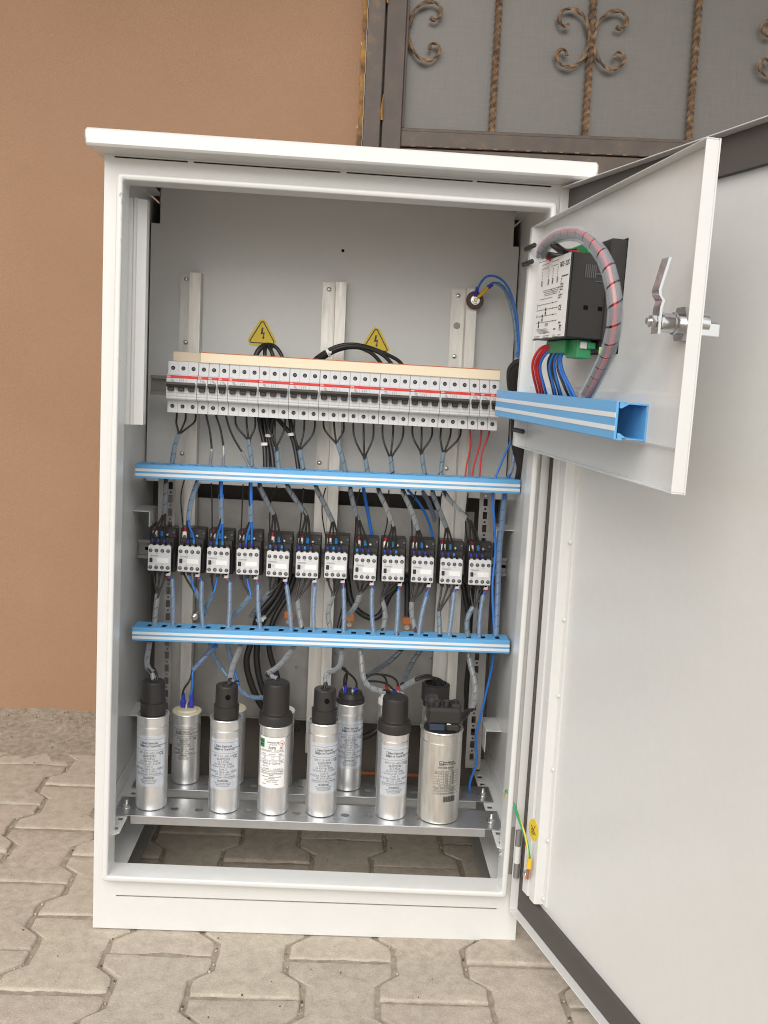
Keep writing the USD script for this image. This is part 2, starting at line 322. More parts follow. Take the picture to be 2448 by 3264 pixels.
# the sand heaps up towards the foot of the wall
gz += np.clip((GY-(.56+.12*meshkit.fbm(np.stack([GX*3, 0*GY, 0*GX], -1), 3, seed=4)))/.3, 0, 1)**1.5*(.030+.02*(meshkit.fbm(np.stack([GX*14, GY*14, 0*GX], -1), 4, seed=2)-.5))
nv = GX.shape[1]; ii = np.arange(GX.shape[0]-1)[:, None]*nv; jj = np.arange(nv-1)[None]
q = np.stack([ii+jj, ii+jj+1, ii+nv+jj+1, ii+nv+jj], -1).reshape(-1, 4)
pav.part('joint_sand', trimesh.Trimesh(np.stack([GX, GY, gz], -1).reshape(-1, 3), np.vstack([q[:, [0, 1, 2]], q[:, [0, 2, 3]]]), process=False), 'joint_sand', smooth=True, kind='stuff')
def pebble(p, r):
    m = trimesh.creation.icosphere(subdivisions=1, radius=r); v = np.asarray(m.vertices)*nrg.uniform(.65, 1.2, 3)*(1+nrg.normal(0, .10, (42, 1)))
    return trimesh.Trimesh(v+p, m.faces, process=False)
grit, crumbs = [], []
for j in range(-8, 6):                                 # loose grit caught in the zigzag joints
    cx = .058+PX*j+PX/2
    for t in np.linspace(-.45, .9, 150):
        if nrg.random() < .42:
            ph = ((t+.066) % PL)/PL
            ed = PN if False else 0
            w = abs(((t+.066+(PL/2 if j % 2 else 0)) % PL)-PL/2)          # distance from mid-block of column j
            s = np.clip((w-(PL/2-.062))/.026, 0, 1)
            x = .058+PX*j+PN+(PW-PN)*s+nrg.normal(0, .0022)
            if nrg.random() < .45: grit.append(pebble((x+nrg.normal(0, .007), t+nrg.normal(0, .004), .0008), nrg.uniform(.0005, .0012)))
            (grit if nrg.random() < .75 else crumbs).append(pebble((x, t, -.0042+nrg.random()*.003), nrg.uniform(.0007, .0022)))
for _ in range(420):
    x, y = nrg.uniform(-1.1, 1.0), nrg.uniform(-.5, .9); (grit if nrg.random() < .6 else crumbs).append(pebble((x, y, .001), nrg.uniform(.0006, .0016)))
for _ in range(330):
    x, y = nrg.uniform(-1.1, -.2), .92-abs(nrg.normal(0, .09)); (grit if nrg.random() < .5 else crumbs).append(pebble((x, y, .006+.024*max(0, (y-.6)/.33)**1.5), nrg.uniform(.0005, .0016)))
gs = Thing('grit', 'loose pale grit and crumbs scattered in the paving joints', 'grit', kind='stuff')
gs.part('pebbles', grit, 'grit_stone', kind='stuff'); gs.part('crumbs', crumbs, 'dark_crumb', kind='stuff')

# the rendered house wall, with an opening for the metal door
def wall_poly():
    return sg.box(-7, -.3, 6, 3.3).difference(sg.box(.021, -.4, 1.31, 2.25))
wt = Thing('house_wall', 'ochre brown rendered house wall behind the cabinet', 'wall', (0, WALLY, 0), lean=False)
wt.part('render', plate_xz(wall_poly(), WALLY, WALLY+.25), 'wall_render', smooth=False)
xs = np.linspace(-1.6, .01, 120); top = .026+.036*meshkit.fbm(np.c_[xs*7, 0*xs, 0*xs], 4, seed=11)
base = sg.Polygon(list(zip(xs, top))+[(.01, -.06), (-1.6, -.06)])
wt.part('bare_plaster', plate_xz(base, WALLY-.004, WALLY+.001), 'plaster_grey', smooth=False, label='grey bare plaster at the foot of the wall')
for px, py, r in ((1154, 140, .004), (1144, 400, .006), (1140, 405, .004), (232, 2268, .004), (262, 2280, .003)):
    p = AM @ at(px, py, WALLY); a = np.linspace(0, 2*math.pi, 9)[:-1]
    wt.part('paint_fleck', plate_xz(sg.Polygon([(p[0]+r*.7*math.cos(t)*rng.uniform(.6, 1.1), p[2]+r*math.sin(t)*rng.uniform(.6, 1.1)) for t in a]), WALLY-.0012, WALLY-.0002), 'paint_flake', smooth=False)
slabs = Thing('roof_eave', 'added unseen eave that shuts off the overhead sky', 'eave', (0, .4, 2.75), lean=False)  # unseen, added so that less light falls from overhead
slabs.part('soffit', box(-7, 6, -.25, 1.2, 2.75, 2.90), 'wall_render', smooth=False)

def dtilt(m):                                       # the door hangs about a degree out of line with the cabinet
    v = np.array(m.vertices); x, z = v[:, 0]-.02, v[:, 2]-1.55
    v[:, 0] -= .008*z; v[:, 2] += .026*x; return trimesh.Trimesh(v, m.faces, process=False)
md = Thing('metal_door', 'dark brown metal door with glazed top behind the cabinet', 'door', (.02, WALLY, 0), lean=False)
P = lambda n_, m_, k_, sm=False, **kw: md.part(n_, dtilt(cat_mesh(m_)), k_, smooth=sm, **kw)
seal = [(x, z) for z in np.linspace(0, 2.2, 90) for x in [.0215]]
sp = sg.Polygon([(.024, 0), (.024, 2.2)]+[(.024-.009-.004*meshkit.noise(np.array([0, 0, z*40]), 5), z) for z in np.linspace(2.2, 0, 200)])
P('sealant_strip', plate_xz(sp, WALLY-.012, WALLY+.01), 'sealant')
P('door_frame', [box(.0245, .0665, .885, .96, -.02, 2.2, .002), box(1.25, 1.30, .885, .96, -.02, 2.2, .002), box(.0665, 1.25, .885, .96, 2.15, 2.2, .002)], 'brown_frame')
P('stile', box(.0700, .118, .893, .95, .02, 2.14, .002), 'brown_frame'); P('stile', box(1.21, 1.247, .893, .95, .02, 2.14, .002), 'brown_frame')
P('frame_gap', box(.0660, .0705, .915, .955, .0, 2.16, 0), 'brown_frame'); P('frame_gap', box(.0705, 1.205, .915, .93, 1.508, 1.5125, 0), 'brown_frame')
P('bottom_rail', box(.118, 1.21, .8935, .95, 1.5125, 1.5505, .002), 'brown_frame')
P('glazing_bead', box(.118, 1.21, .905, .935, 1.5508, 1.5600, .001), 'brown_frame'); P('glazing_bead', box(.1182, .1245, .905, .935, 1.5600, 2.1, .001), 'brown_frame')
P('lock_rail', box(.118, 1.21, .888, .95, 1.455, 1.508, .002), 'brown_frame'); P('lower_panel', box(.118, 1.21, .905, .94, .02, 1.455, .002), 'brown_frame')
P('glass', box(.118, 1.21, .9395, .9455, 1.550, 2.14, 0), 'obscure_glass')
for z in (1.87, 1.60): P('hinge_weld', hull([(.067+rng.uniform(-.003, .003), .884, z+t) for t in np.linspace(-.03, .03, 6)]+[(.072, .886, z+t) for t in np.linspace(-.03, .03, 6)]+[(.069, .880, z+t) for t in np.linspace(-.02, .02, 5)]), 'sealant')
for i in range(26): P('weld_bead', hull([(.15+.040*i+a, .8932-b, 1.514+c) for a in (-.006, .006) for b in (0, .0022) for c in (-.0015, .0015)]), 'bar_rust')
def twisted_bar(x, z0, z1, w=.0072, turns=88, y=.925):
    n = int((z1-z0)/.0017); V, F = [], []
    for i in range(n+1):
        z = z0+(z1-z0)*i/n; a = math.pi/4+(z-z0)*turns
        for k_ in range(4): V.append((x+w*1.25*math.cos(a+k_*math.pi/2), y+w*1.25*math.sin(a+k_*math.pi/2), z))
    for i in range(n):
        for k_ in range(4):
            a, b = 4*i+k_, 4*i+(k_+1) % 4; F += [(a, b, b+4), (a, b+4, a+4)]
    F += [(0, 2, 1), (0, 3, 2), (4*n, 4*n+1, 4*n+2), (4*n, 4*n+2, 4*n+3)]
    return fix(trimesh.Trimesh(V, F, process=False))
BARX = (.343, .5745, .835, 1.080)
for x in BARX: P('twisted_bar', twisted_bar(x, 1.549, 2.14), 'bar_rust')
def scroll(x, zc, s):                                # a C of twisted flat bar whose back touches x; s = +1 opens to the right
    pts = [(.062, .034), (.054, .028), (.056, .048), (.076, .050), (.080, .068), (.068, .084), (.045, .086), (.020, .070), (.006, .042), (.002, .004), (.008, -.036), (.026, -.064), (.050, -.076), (.074, -.066), (.080, -.046), (.068, -.034), (.056, -.044)]
    pts = [(.052, .040), (.064, .034), (.076, .046), (.076, .066), (.062, .080), (.042, .080), (.020, .066), (.006, .040), (.001, .004), (.007, -.034), (.024, -.062), (.046, -.074), (.068, -.066), (.078, -.048), (.072, -.030), (.058, -.030), (.054, -.044)]
    C = resample([(x+s*a, .921, zc+.88*b) for a, b in pts], n=110); T, N, B = frames(C); n = len(C); V, F = [], []
    for i in range(n):
        a0 = i*.20
        for k_ in range(4):
            a = a0+k_*math.pi/2; V.append(C[i]+.0045*((1.25 if k_ % 2 else .75))*(math.cos(a)*N[i]+math.sin(a)*B[i]))
    for i in range(n-1):
        for k_ in range(4):
            a, b = 4*i+k_, 4*i+(k_+1) % 4; F += [(a, b, b+4), (a, b+4, a+4)]
    F += [(0, 2, 1), (0, 3, 2), (4*n-4, 4*n-3, 4*n-2), (4*n-4, 4*n-2, 4*n-1)]
    return fix(trimesh.Trimesh(V, F, process=False))
P('scroll', scroll(.124, 1.790, 1), 'bar_rust'); P('scroll', scroll(.569, 1.790, -1), 'bar_rust'); P('scroll', scroll(.580, 1.790, 1), 'bar_rust'); P('scroll', scroll(1.074, 1.790, -1), 'bar_rust')

# ---------------------------------------------------------------- the cabinet
W2, H, T = .35, 1.2304, .002
cab = Thing('electrical_cabinet', 'large white sheet metal electrical cabinet standing open on paving', 'cabinet', (0, 0, 0))
K = lambda n_, m_, k_='white_paint', sm=30, **kw: cab.part(n_, m_, k_, smooth=sm, **kw)
K('left_wall', box(-W2, -W2+T, .0015, .42, 0, H)); K('right_wall', box(W2-T, W2, .0015, .42, 0, H))
# front frame: one bent sheet with slits where it is folded
LIPO = np.array([(-.3278, 1.2035), (.342, 1.2038), (.3282, .0852), (-.3328, .0890)])
def rq(inset, r=.0065, n=5):
    TL, TR, BR, BL = LIPO; i = inset; cs = [TL+(i, -i), TR+(-i, -i), BR+(-i, i), BL+(i, i)]; out = []
    dirs = [(-1, 1), (1, 1), (1, -1), (-1, -1)]; a0 = [math.pi, math.pi/2, 0, -math.pi/2]; r = max(r-i*.6, .003)
    for c, d, a in zip(cs, dirs, a0):
        cc = c-np.array(d)*r
        out += [cc+r*np.array([math.cos(a-t), math.sin(a-t)]) for t in np.linspace(0, math.pi/2, n)]
    return np.array(out)
front = sg.Polygon([(-W2, 0), (W2, 0), (W2, H+.003), (-W2, H+.003)]).difference(sg.Polygon(rq(.004)))
slits = [(-.313, .3155, .0553, .0576)]+[(a, b, 1.2286, 1.2310) for a, b in ((-.335, -.2247), (-.2157, .0076), (.0172, .2119), (.2185, .334))]
for a, b, c, d in slits: front = front.difference(sg.box(a, c, b, d))
K('front_frame', plate_xz(front, -.0005, .0013))
K('slit_backing', box(-.33, .33, .006, .008, .045, .068), 'white_paint'); K('slit_backing', box(-.34, .34, .004, .006, 1.222, 1.2325), 'gasket_foam')  # upper strip is dark to paint the shade inside the top slits
prof = [(0, .0005), (0, -.0150), (.0008, -.0170), (.0028, -.0182), (.0070, -.0182), (.0088, -.0172), (.0096, -.0152), (.0100, .026), (.0085, .026), (.0082, -.010), (.004, -.010)]
rings = [np.c_[rq(i)[:, 0], np.full(20, y), rq(i)[:, 1]] for i, y in prof]; V = np.vstack(rings); F = []
for a in range(len(prof)):
    b = (a+1) % len(prof)
    for i in range(20):
        j = (i+1) % 20; F += [(a*20+i, a*20+j, b*20+j), (a*20+i, b*20+j, b*20+i)]
K('opening_lip', fix(trimesh.Trimesh(V, F, process=False)), sm=50)
def mani(m): return manifold3d.Manifold(manifold3d.Mesh(np.asarray(m.vertices, np.float32), np.asarray(m.faces, np.uint32)))
def unmani(m): q_ = m.to_mesh(); return trimesh.Trimesh(q_.vert_properties[:, :3], q_.tri_verts, process=False)
for px, py, w, h in ((392, 572, .0012, .0030), (386, 616, .0022, .0016), (382, 622, .0010, .0026), (388, 640, .0009, .0050), (389, 690, .0008, .0040), (387, 764, .0007, .0020), (383, 1150, .0006, .0014)):
    q_ = at(px, py, -.0186); K('paint_chip', hull([(q_[0]+a*w, -.0186+c, q_[2]+b*h) for a, b in ((-.8, -.6), (.5, -1), (1, .2), (.2, 1), (-.9, .5)) for c in (0, .0007)]), 'galvanised_dull')
K('roof_cap', unmani(mani(box(-.3665, .3935, -.055, .46, 1.2335, 1.2590, .0035))-mani(box(-.3478, .3478, .0020, .4170, 1.2, 1.2574, 0))), sm=40)
look('shade_grey', (.34, .33, .31), .7)  # deep shade on the base flanges, put into their colour
look('shade_brown', (.13, .11, .095), .7)  # rear panel colour darkened to hold the shade behind the plates
K('plinth', box(-W2+.002, W2-.002, .41, .42, .0, .085)); K('base_flange', box(-W2+.002, -.318, .02, .41, .004, .0055), 'shade_grey'); K('base_flange', box(.318, W2-.002, .02, .41, .004, .0055), 'shade_grey')
K('floor_flange', [box(-W2+.002, -.3075, .0016, .418, .083, .085), box(.311, W2-.002, .0016, .418, .083, .085), box(-.3075, .311, .34, .418, .083, .085)])
K('rear_panel', plate_xz(sg.box(-W2+.002, .0855, W2-.002, 1.257), .418, .4195), 'shade_brown')
# white mounting plate at the back with cut-away top corners
bp = sg.box(-.3455, .700, .3455, 1.2565).difference(sg.box(-.36, 1.181, -.329, 1.3)).difference(sg.box(.334, 1.181, .36, 1.3))
K('mounting_plate', plate_xz(bp, .332, .334))
for sx in (-1, 1): K('corner_gusset', plate_xy(sa.scale(sg.Polygon([(.3478, .004), (.3478, .331), (.3300, .331), (.3240, .300), (.3215, .200), (.3215, .004)][::1]), sx, 1, origin=(0, 0)), 1.2300, 1.2315))
ph = at(1093, 799, .3315); K('drill_hole', ylathe([(0, 0), (.0028, 0), (.0028, .0006), (0, .0006)], ph), 'dark_socket')
# striker post of the inner door on the left wall
st = sg.Polygon([(-.348, .028), (-.348, .026), (-.330, .040), (-.3275, .0375), (-.3240, .0375), (-.3225, .043), (-.3160, .047), (-.3140, .0445), (-.3110, .0445), (-.3098, .050), (-.2962, .056), (-.2962, .075), (-.2978, .075), (-.2978, .0585), (-.312, .0535)])
K('striker_post', plate_xy(st.buffer(0), .8235, 1.1785), sm=25)
# side brackets
for s in (-1, 1):
    K('side_bracket', [box(s*.348, s*.3165, .228, .30, .6555, .657), box(s*.3165, s*.318, .228, .30, .628, .657)]); K('side_bracket', [box(s*.348, s*.3165, .225, .30, .2755, .277), box(s*.3165, s*.318, .225, .30, .235, .277)])
# perforated rails that carry the shelves, along both side walls
for s in (-1, 1):
    r = sg.box(.012, 0, .385, .0365).union(sg.box(.02, 0, .38, .0365)); outl = sg.Polygon([(.006, .0365), (.006, .010), (.014, .001), (.38, .001), (.386, .008), (.386, .0365)])
    for i in range(11):
        y = .022+.0335*i; outl = outl.difference(sg.box(y, .006, y+.013, .015)).difference(sg.Point(y+.0225, .0105).buffer(.0022, quad_segs=3))
    pl = prism(outl, .002, lambda v: np.c_[s*(.3115+v[:, 1]), v[:, 0], .1555+v[:, 2]])
    K('shelf_rail', [fix(pl), box(s*.3475, s*.3455, .006, .386, .1575, .186)])
p = at(1604, 2656, .03); K('rail_bolt', [ylathe([(0, 0), (.004, 0), (.004, .004), (0, .004)], p, 6)], 'zinc_bolt'); p = at(1598, 2722, .012); K('rail_bolt', [ylathe([(0, 0), (.0045, 0), (.0045, .004), (.003, .006), (0, .006)], p, 10)], 'zinc_bolt')
# hinge of the outer door
hp = cab.part('door_hinge', [cyl((.3425, -.012, .200), (.3425, -.012, .1735), .0052), cyl((.3425, -.012, .1435), (.3425, -.012, .1190), .0052), box(.330, .3400, -.004, -.001, .119, .200)], 'galvanised_dull')
cab.part('knuckle', cyl((.3425, -.012, .173), (.3425, -.012, .144), .0056), 'white_paint', parent=hp)

# ---- outer door: a tray with a foam gasket and a stiffening profile (local: along, up, off the inside face)
DW, Z0, Z1, FL = .705, .0603, 1.2286, .022
O = lambda m: dmap(ODOOR, cat_mesh(m))
od = cab.part('outer_door', O([box(0, DW, Z0, Z1, -.0015, 0, .0005), box(0, DW, Z0, Z0+.0015, 0, FL, .0005), box(0, DW, Z1-.0015, Z1, 0, FL, .0005), box(0, .0015, Z0+.0016, Z1-.0016, 0, FL, .0005), box(DW-.0015, DW, Z0+.0016, Z1-.0016, 0, FL, .0005)]), 'white_paint', smooth=25)
gk = sg.box(.002, Z0+.002, DW-.002, Z1-.002).difference(sg.box(.0265, .1015, DW-.03, 1.182))
cab.part('gasket', O(prism(gk, .0085)), 'gasket_foam', parent=od, smooth=25)
prf = sg.Polygon([(.0268, 0), (.0268, .014), (.0285, .016), (.046, .016), (.049, .013), (.052, .013), (.054, .016), (.070, .016), (.072, .014), (.074, .0025), (.084, .0025), (.084, 0)])
def stiff(z0, z1): return fix(prism(prf, z1-z0, lambda v: np.c_[v[:, 0], z0+v[:, 2], v[:, 1]]))
cab.part('stiffening_profile', O(stiff(.110, 1.17)), 'white_paint', parent=od, smooth=25)
for z in (.121, .2165, .332, .45, .57, .69): cab.part('weld_spot', O([trimesh.creation.icosphere(1, .0032).apply_transform(np.diag([1, 1.1, .8, 1])).apply_translation((.0775, z, .0035))]), 'white_paint', parent=od)
cab.part('corner_weld', O(hull([(.0+a, Z0-.0006+b, c) for a in (0, .018) for b in (0, .006) for c in (-.003, .004)])), 'white_paint', parent=od)
# ---- inner door
I0 = lambda m: dmap(IDOOR, cat_mesh(m)); FI = .0135
def I(m):                                     # what is fixed on the door's inside
    m = cat_mesh(m); return dmap(IDOOR, trimesh.Trimesh(np.asarray(m.vertices)+[.0117, 0, 0], m.faces, process=False))
IW, IZ0, IZ1 = .614, .825, 1.1718
sheet = sg.box(0, IZ0, IW, IZ1).difference(sg.box(.2577, .968, .3957, 1.106))
idr = cab.part('inner_door', I0([fix(prism(sheet, .0015, lambda v: np.c_[v[:, :2], v[:, 2]-.0015])), box(0, IW, IZ0, IZ0+.0015, 0, FI, .0006), box(0, IW, IZ1-.0015, IZ1, 0, FI, .0006), box(IW-.0015, IW, IZ0+.0016, IZ1-.0016, 0, FI, .0006),
    fix(prism(sg.Polygon([(0, 0), (0, FI), (.002, FI+.001), (.010, FI), (.018, .005), (.030, .0012), (.030, 0)]), IZ1-IZ0-.003, lambda v: np.c_[v[:, 0], IZ0+.0015+v[:, 2], v[:, 1]]))]), 'white_paint', smooth=35)
cab.part('stiffener', I(hull([(a, b, c) for a, b, c in ((.03, .866, 0), (.598, .866, 0), (.03, .926, 0), (.598, .926, 0), (.03, .870, .0045), (.598, .870, .0045), (.03, .922, .0045), (.598, .922, .0045))])), 'white_paint', parent=idr)
for px, py in ((1692, 787), (1684, 838), (1655, 1373)):
    a, b = dat(IDOOR, px, py, .0170)
    cab.part('rubber_stop', I0(box(a-.030, a+.024, b-.0035, b+.0035, .0140, .0205, .002)), 'black_rubber', parent=idr)
# cam lock
LU, LZ = .568, .995
def dl(prof, a, b, c=0, n=24):
    m = trimesh.creation.revolve(np.array(prof, float), sections=n); v = np.asarray(m.vertices); return I(trimesh.Trimesh(v+[a, b, c], m.faces, process=False))
hexa = lambda r, h0, h1: fix(prism(sg.Polygon([(r*math.cos(t), r*math.sin(t)) for t in np.linspace(0, 2*math.pi, 7)[:-1]]), h1-h0, lambda v: v+[LU, LZ, h0]))
cab.part('lock_nut', I(hexa(.0195, .0015, .0075)), 'chrome', parent=idr, smooth=25)
cab.part('lock_body', dl([(0, 0), (.0105, 0), (.0105, .012), (.0115, .0125), (.0115, .0145), (.010, .015), (.010, .027), (.0115, .0275), (.0115, .030), (0, .030)], LU, LZ), 'chrome', parent=idr)
cab.part('lock_bolt', [I(hexa(.0068, .0335, .039)), dl([(0, .039), (.0035, .039), (.0035, .0425), (0, .0425)], LU, LZ)], 'chrome', parent=idr, smooth=30)
lev = [(-.012, .0318), (.014, .0318), (.021, .0300), (.026, .0340), (.031, .0350), (.064, .0275)]
def strip(pts, w, t):
    V, F = [], []
    for z, o_ in pts:
        V += [(LU-w, LZ+z, o_-t), (LU+w, LZ+z, o_-t), (LU+w, LZ+z, o_+t), (LU-w, LZ+z, o_+t)]
    for i in range(len(pts)-1):
        for k_ in range(4):
            a, b = 4*i+k_, 4*i+(k_+1) % 4; F += [(a, b, b+4), (a, b+4, a+4)]
    n = len(V); F += [(0, 2, 1), (0, 3, 2), (n-4, n-3, n-2), (n-4, n-2, n-1)]
    return fix(trimesh.Trimesh(V, F, process=False))
cab.part('lock_lever', I(strip(lev, .0088, .0014)), 'chrome', parent=idr, smooth=30)
cab.part('key_barrel', I([box(LU-.006, LU+.006, LZ-.010, LZ+.004, -.034, -.0015, .001), cyl((LU, LZ+.003, -.022), (LU, LZ+.003, -.0015), .009)]), 'zinc_bolt', parent=idr)
# ---------------------------------------------------------------- steelwork inside
def screw_head(p, r=.0042):
    m = ylathe([(0, 0), (r, 0), (r, .0012), (r*.6, .0024), (0, .0026)], p, 12); return m
def hat_rail(name_label, x0, x1, x2, ztop, zbot, screws):
    t = Thing('upright_rail', name_label, 'mounting rail', (x1, .33, zbot), 'galvanised upright rails')
    xs_ = [(x0, .3315), (x0, .3300), (x1-.0005, .3300), (x1+.001, .3085), (x2-.001, .3085), (x2, .3315), (x2-.0015, .3315), (x2-.0025, .310), (x1+.0025, .310), (x1+.001, .3315)]
    t.part('channel', plate_xy(sg.Polygon(xs_), zbot, ztop), 'galvanised', smooth=25)
    for p in screws: t.part('screw', screw_head((p[0], .3298, p[2])), 'zinc_bolt')
S = lambda *ps: [at(px, py, .33) for px, py in ps]
hat_rail('galvanised upright rail left of the first warning sign', -.2890, -.2690, -.2465, 1.093, .185, S((594, 889), (592, 1091), (580, 1445), (618, 1537)))
hat_rail('galvanised upright rail in the middle between the two warning signs', -.0225, .0020, .0235, 1.093, .178, S((1049, 922), (1018, 1475)))
hat_rail('galvanised upright rail behind the round brown insulator', .2220, .2480, .2690, 1.096, .178, S((1461, 942), (1448, 1136), (1423, 1493)))
p = at(1456, 1038, .3298); disc = Thing('metal_disc', 'dull round metal disc stuck on the right upright rail', 'disc', p); disc.part('face', ylathe([(0, 0), (.0065, 0), (.0065, .0006), (0, .0008)], p), 'galvanised_dull')
for s, lab in ((-1, 'perforated steel angle standing beside the left cabinet wall'), (1, 'perforated steel angle standing beside the right cabinet wall')):
    x0, x1 = (-.308, -.277) if s < 0 else (.2865, .3155)
    t = Thing('perforated_angle', lab, 'steel angle', (x0, .26, .09)); outl = sg.box(x0, .19, x1, .72); xc = x1-.0085 if s < 0 else x0+.0115
    for i in range(22):
        z = .205+.0245*i; outl = outl.difference(sg.box(xc-.004, z, xc+.004, z+.0135)).difference(sg.Point(xc, z+.019).buffer(.0022, quad_segs=3))
    e = x0 if s < 0 else x1
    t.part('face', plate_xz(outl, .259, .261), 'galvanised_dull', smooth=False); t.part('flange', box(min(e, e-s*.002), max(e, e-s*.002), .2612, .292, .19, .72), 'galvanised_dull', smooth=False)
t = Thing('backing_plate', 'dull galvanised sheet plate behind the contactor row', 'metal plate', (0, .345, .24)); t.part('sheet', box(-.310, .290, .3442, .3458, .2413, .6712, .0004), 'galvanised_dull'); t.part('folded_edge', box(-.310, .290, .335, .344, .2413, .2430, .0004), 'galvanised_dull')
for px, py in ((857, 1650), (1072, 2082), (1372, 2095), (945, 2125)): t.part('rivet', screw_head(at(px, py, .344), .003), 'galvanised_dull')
# DIN rails
def din(name_label, x0, x1, z, y, slots=True, h=.0175):
    t = Thing('din_rail', name_label, 'rail', (x0, y, z)); 
    pr_ = [(y, z-h), (y-.0012, z-h), (y-.0012, z-h+.006), (y+.0062, z-h+.006), (y+.0062, z+h-.006), (y-.0012, z+h-.006), (y-.0012, z+h), (y, z+h), (y, z+h-.0048), (y+.0074, z+h-.0048), (y+.0074, z-h+.0048), (y, z-h+.0048)]
    t.part('profile', plate_yz(sg.Polygon(pr_), x0, x1), 'galvanised_dull', smooth=25)
    for xs_ in ((x0+.012, x0+.030), (x1-.034, x1-.018), (x1-.012, x1-.0005)) if slots else (): t.part('slot', box(xs_[0], xs_[1], y+.0055, y+.0061, z-.0028, z+.0028, 0), 'dark_socket')
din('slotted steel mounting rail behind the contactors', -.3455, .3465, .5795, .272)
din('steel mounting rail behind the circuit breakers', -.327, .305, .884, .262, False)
# blue slotted cable ducts
def duct(lab, P0, P1, y, h, dep=.042):
    """P0, P1: left and right end of the lid's upper front edge."""
    t = Thing('cable_duct', lab, 'cable duct', (P0[0], y, P0[2]-h), 'striped blue cable ducts across the cabinet'); L = P1[0]-P0[0]; sl = (P1[2]-P0[2])/L
    def tilt(m):
        m = cat_mesh(m); v = np.array(m.vertices); v[:, 2] += sl*(v[:, 0]-P0[0]); return trimesh.Trimesh(v, m.faces, process=False)
    x0, x1, zt, zb = P0[0], P1[0], P0[2], P0[2]-h
    t.part('lid', tilt([box(x0, x1, y, y+.0022, zb, zt, .0012), box(x0, x1, y+.0015, y+.0075, zt-.0022, zt, .0008), box(x0, x1, y+.0015, y+.0075, zb, zb+.0022, .0008)]), 'blue_plastic')
    for c in (.40, .74): t.part('stripe', tilt(box(x0+.0002, x1-.0002, y-.0004, y+.0002, zt-h*c-.0024, zt-h*c+.0024, .0002)), 'stripe_white')
    wall = sg.box(x0+.001, y+.0076, x1-.001, y+dep); n = int(L/.0265)
    for i in range(n):
        xx = x0+.022+.0262*i
        if xx+.008 < x1: wall = wall.difference(sg.Polygon([(xx, y+.0100), (xx+.0088, y+.0100), (xx+.0104, y+.0310), (xx+.0016, y+.0310)]))
    t.part('slotted_wall', tilt(plate_xy(wall, zt-.0014, zt+.0002)), 'blue_plastic', smooth=False, label='slotted top wall'); t.part('slotted_wall', tilt(plate_xy(wall, zb+.0013, zb+.0028)), 'blue_plastic', smooth=False, label='slotted bottom wall')
    t.part('packed_wires', tilt(box(x0+.012, x1-.012, y+.0085, y+dep-.002, zb+.0040, zt-.0045, .003)), 'wire_black')  # one black block for the wires inside, added to darken the slots
    t.part('base', tilt(box(x0+.001, x1-.001, y+dep, y+dep+.0018, zb+.0013, zt-.0013, .0004)), 'blue_plastic'); return t
duct('upper striped blue cable duct, under the circuit breakers', at(431, 1479, .175), at(1660, 1531, .175), .175, .0242)
duct('lower striped blue cable duct, between contactors and capacitors', at(421, 2000, .175), at(1626, 2043, .175), .175, .0238)
# the duct on the inner door: open end towards the viewer
t = Thing('cable_duct', 'short striped blue cable duct on the open inner door, open at its end', 'cable duct', dpt(IDOOR, 0, .871, 0))
ua, ub, zb, zt, dv = -.037, .504, .8712, .9112, .041
rib = [(ua, zb, .0018), (ub, zb, .0018)]
t.part('base', I(box(ua, ub, zb+.0005, zt-.0005, .0047, .0064, .0003)), 'blue_plastic')
sl = sg.box(ua, .002, ub, dv-.0035)
for i in range(19):
    u_ = .03+.0262*i; sl = sl.difference(sg.box(u_, .012, u_+.006, dv-.009))
for z in (zb, zt-.0016): t.part('slotted_wall', I(fix(prism(sl, .0016, lambda v, z=z: np.c_[v[:, 0], z+v[:, 2], v[:, 1]]))), 'blue_plastic', smooth=False)
lid = t.part('lid', I([box(ua, ub+.0003, zb-.0012, zt+.0012, dv-.003, dv, .0009), box(ua, ub+.0003, zt+.0000, zt+.0012, dv-.010, dv-.0025, .0003), box(ua, ub+.0003, zb-.0012, zb, dv-.010, dv-.0025, .0003)]), 'blue_plastic')
for c in (.36, .72): t.part('stripe', I(box(ua+.0003, ub, zt-.040*c-.0027, zt-.040*c+.0027, dv-.0002, dv+.0004, .0002)), 'stripe_white')
for zc, s in ((zt-.0016, -1), (zb+.0016, 1)): t.part('snap_rib', I(hull([(u_, zc+s*a, dv-b) for u_ in (ua, ub) for a, b in ((0, .014), (0, .004), (.0045, .0035), (.0050, .006), (.0030, .009))])), 'blue_plastic', smooth=25)
t.part('rivet', dl([(0, 0), (.0042, 0), (.003, .002), (0, .0028)], .468, .889, .0018), 'zinc_bolt')
# comb busbar cover on the breakers
def bar(lab, A_, B_, z0, z1, y, mat, edge):
    t = Thing('busbar', lab, 'busbar', (A_, y, z0)); sl_ = .0000
    t.part('cover', box(A_, B_, y, y+.016, z0, z1, .0006), mat)
    if edge: t.part('rim', box(A_+.0002, B_-.0002, y+.001, y+.0165, z1+.0002, z1+.0016, .0004), 'orange_edge')
bar('short beige busbar cover on the leftmost circuit breaker', -.2722, -.2250, .929, .9452, .180, 'beige_plastic', False)
bar('long cream comb busbar with orange rim along the circuit breakers', -.2240, .2985, .9288, .9455, .172, 'cream_plastic', True)

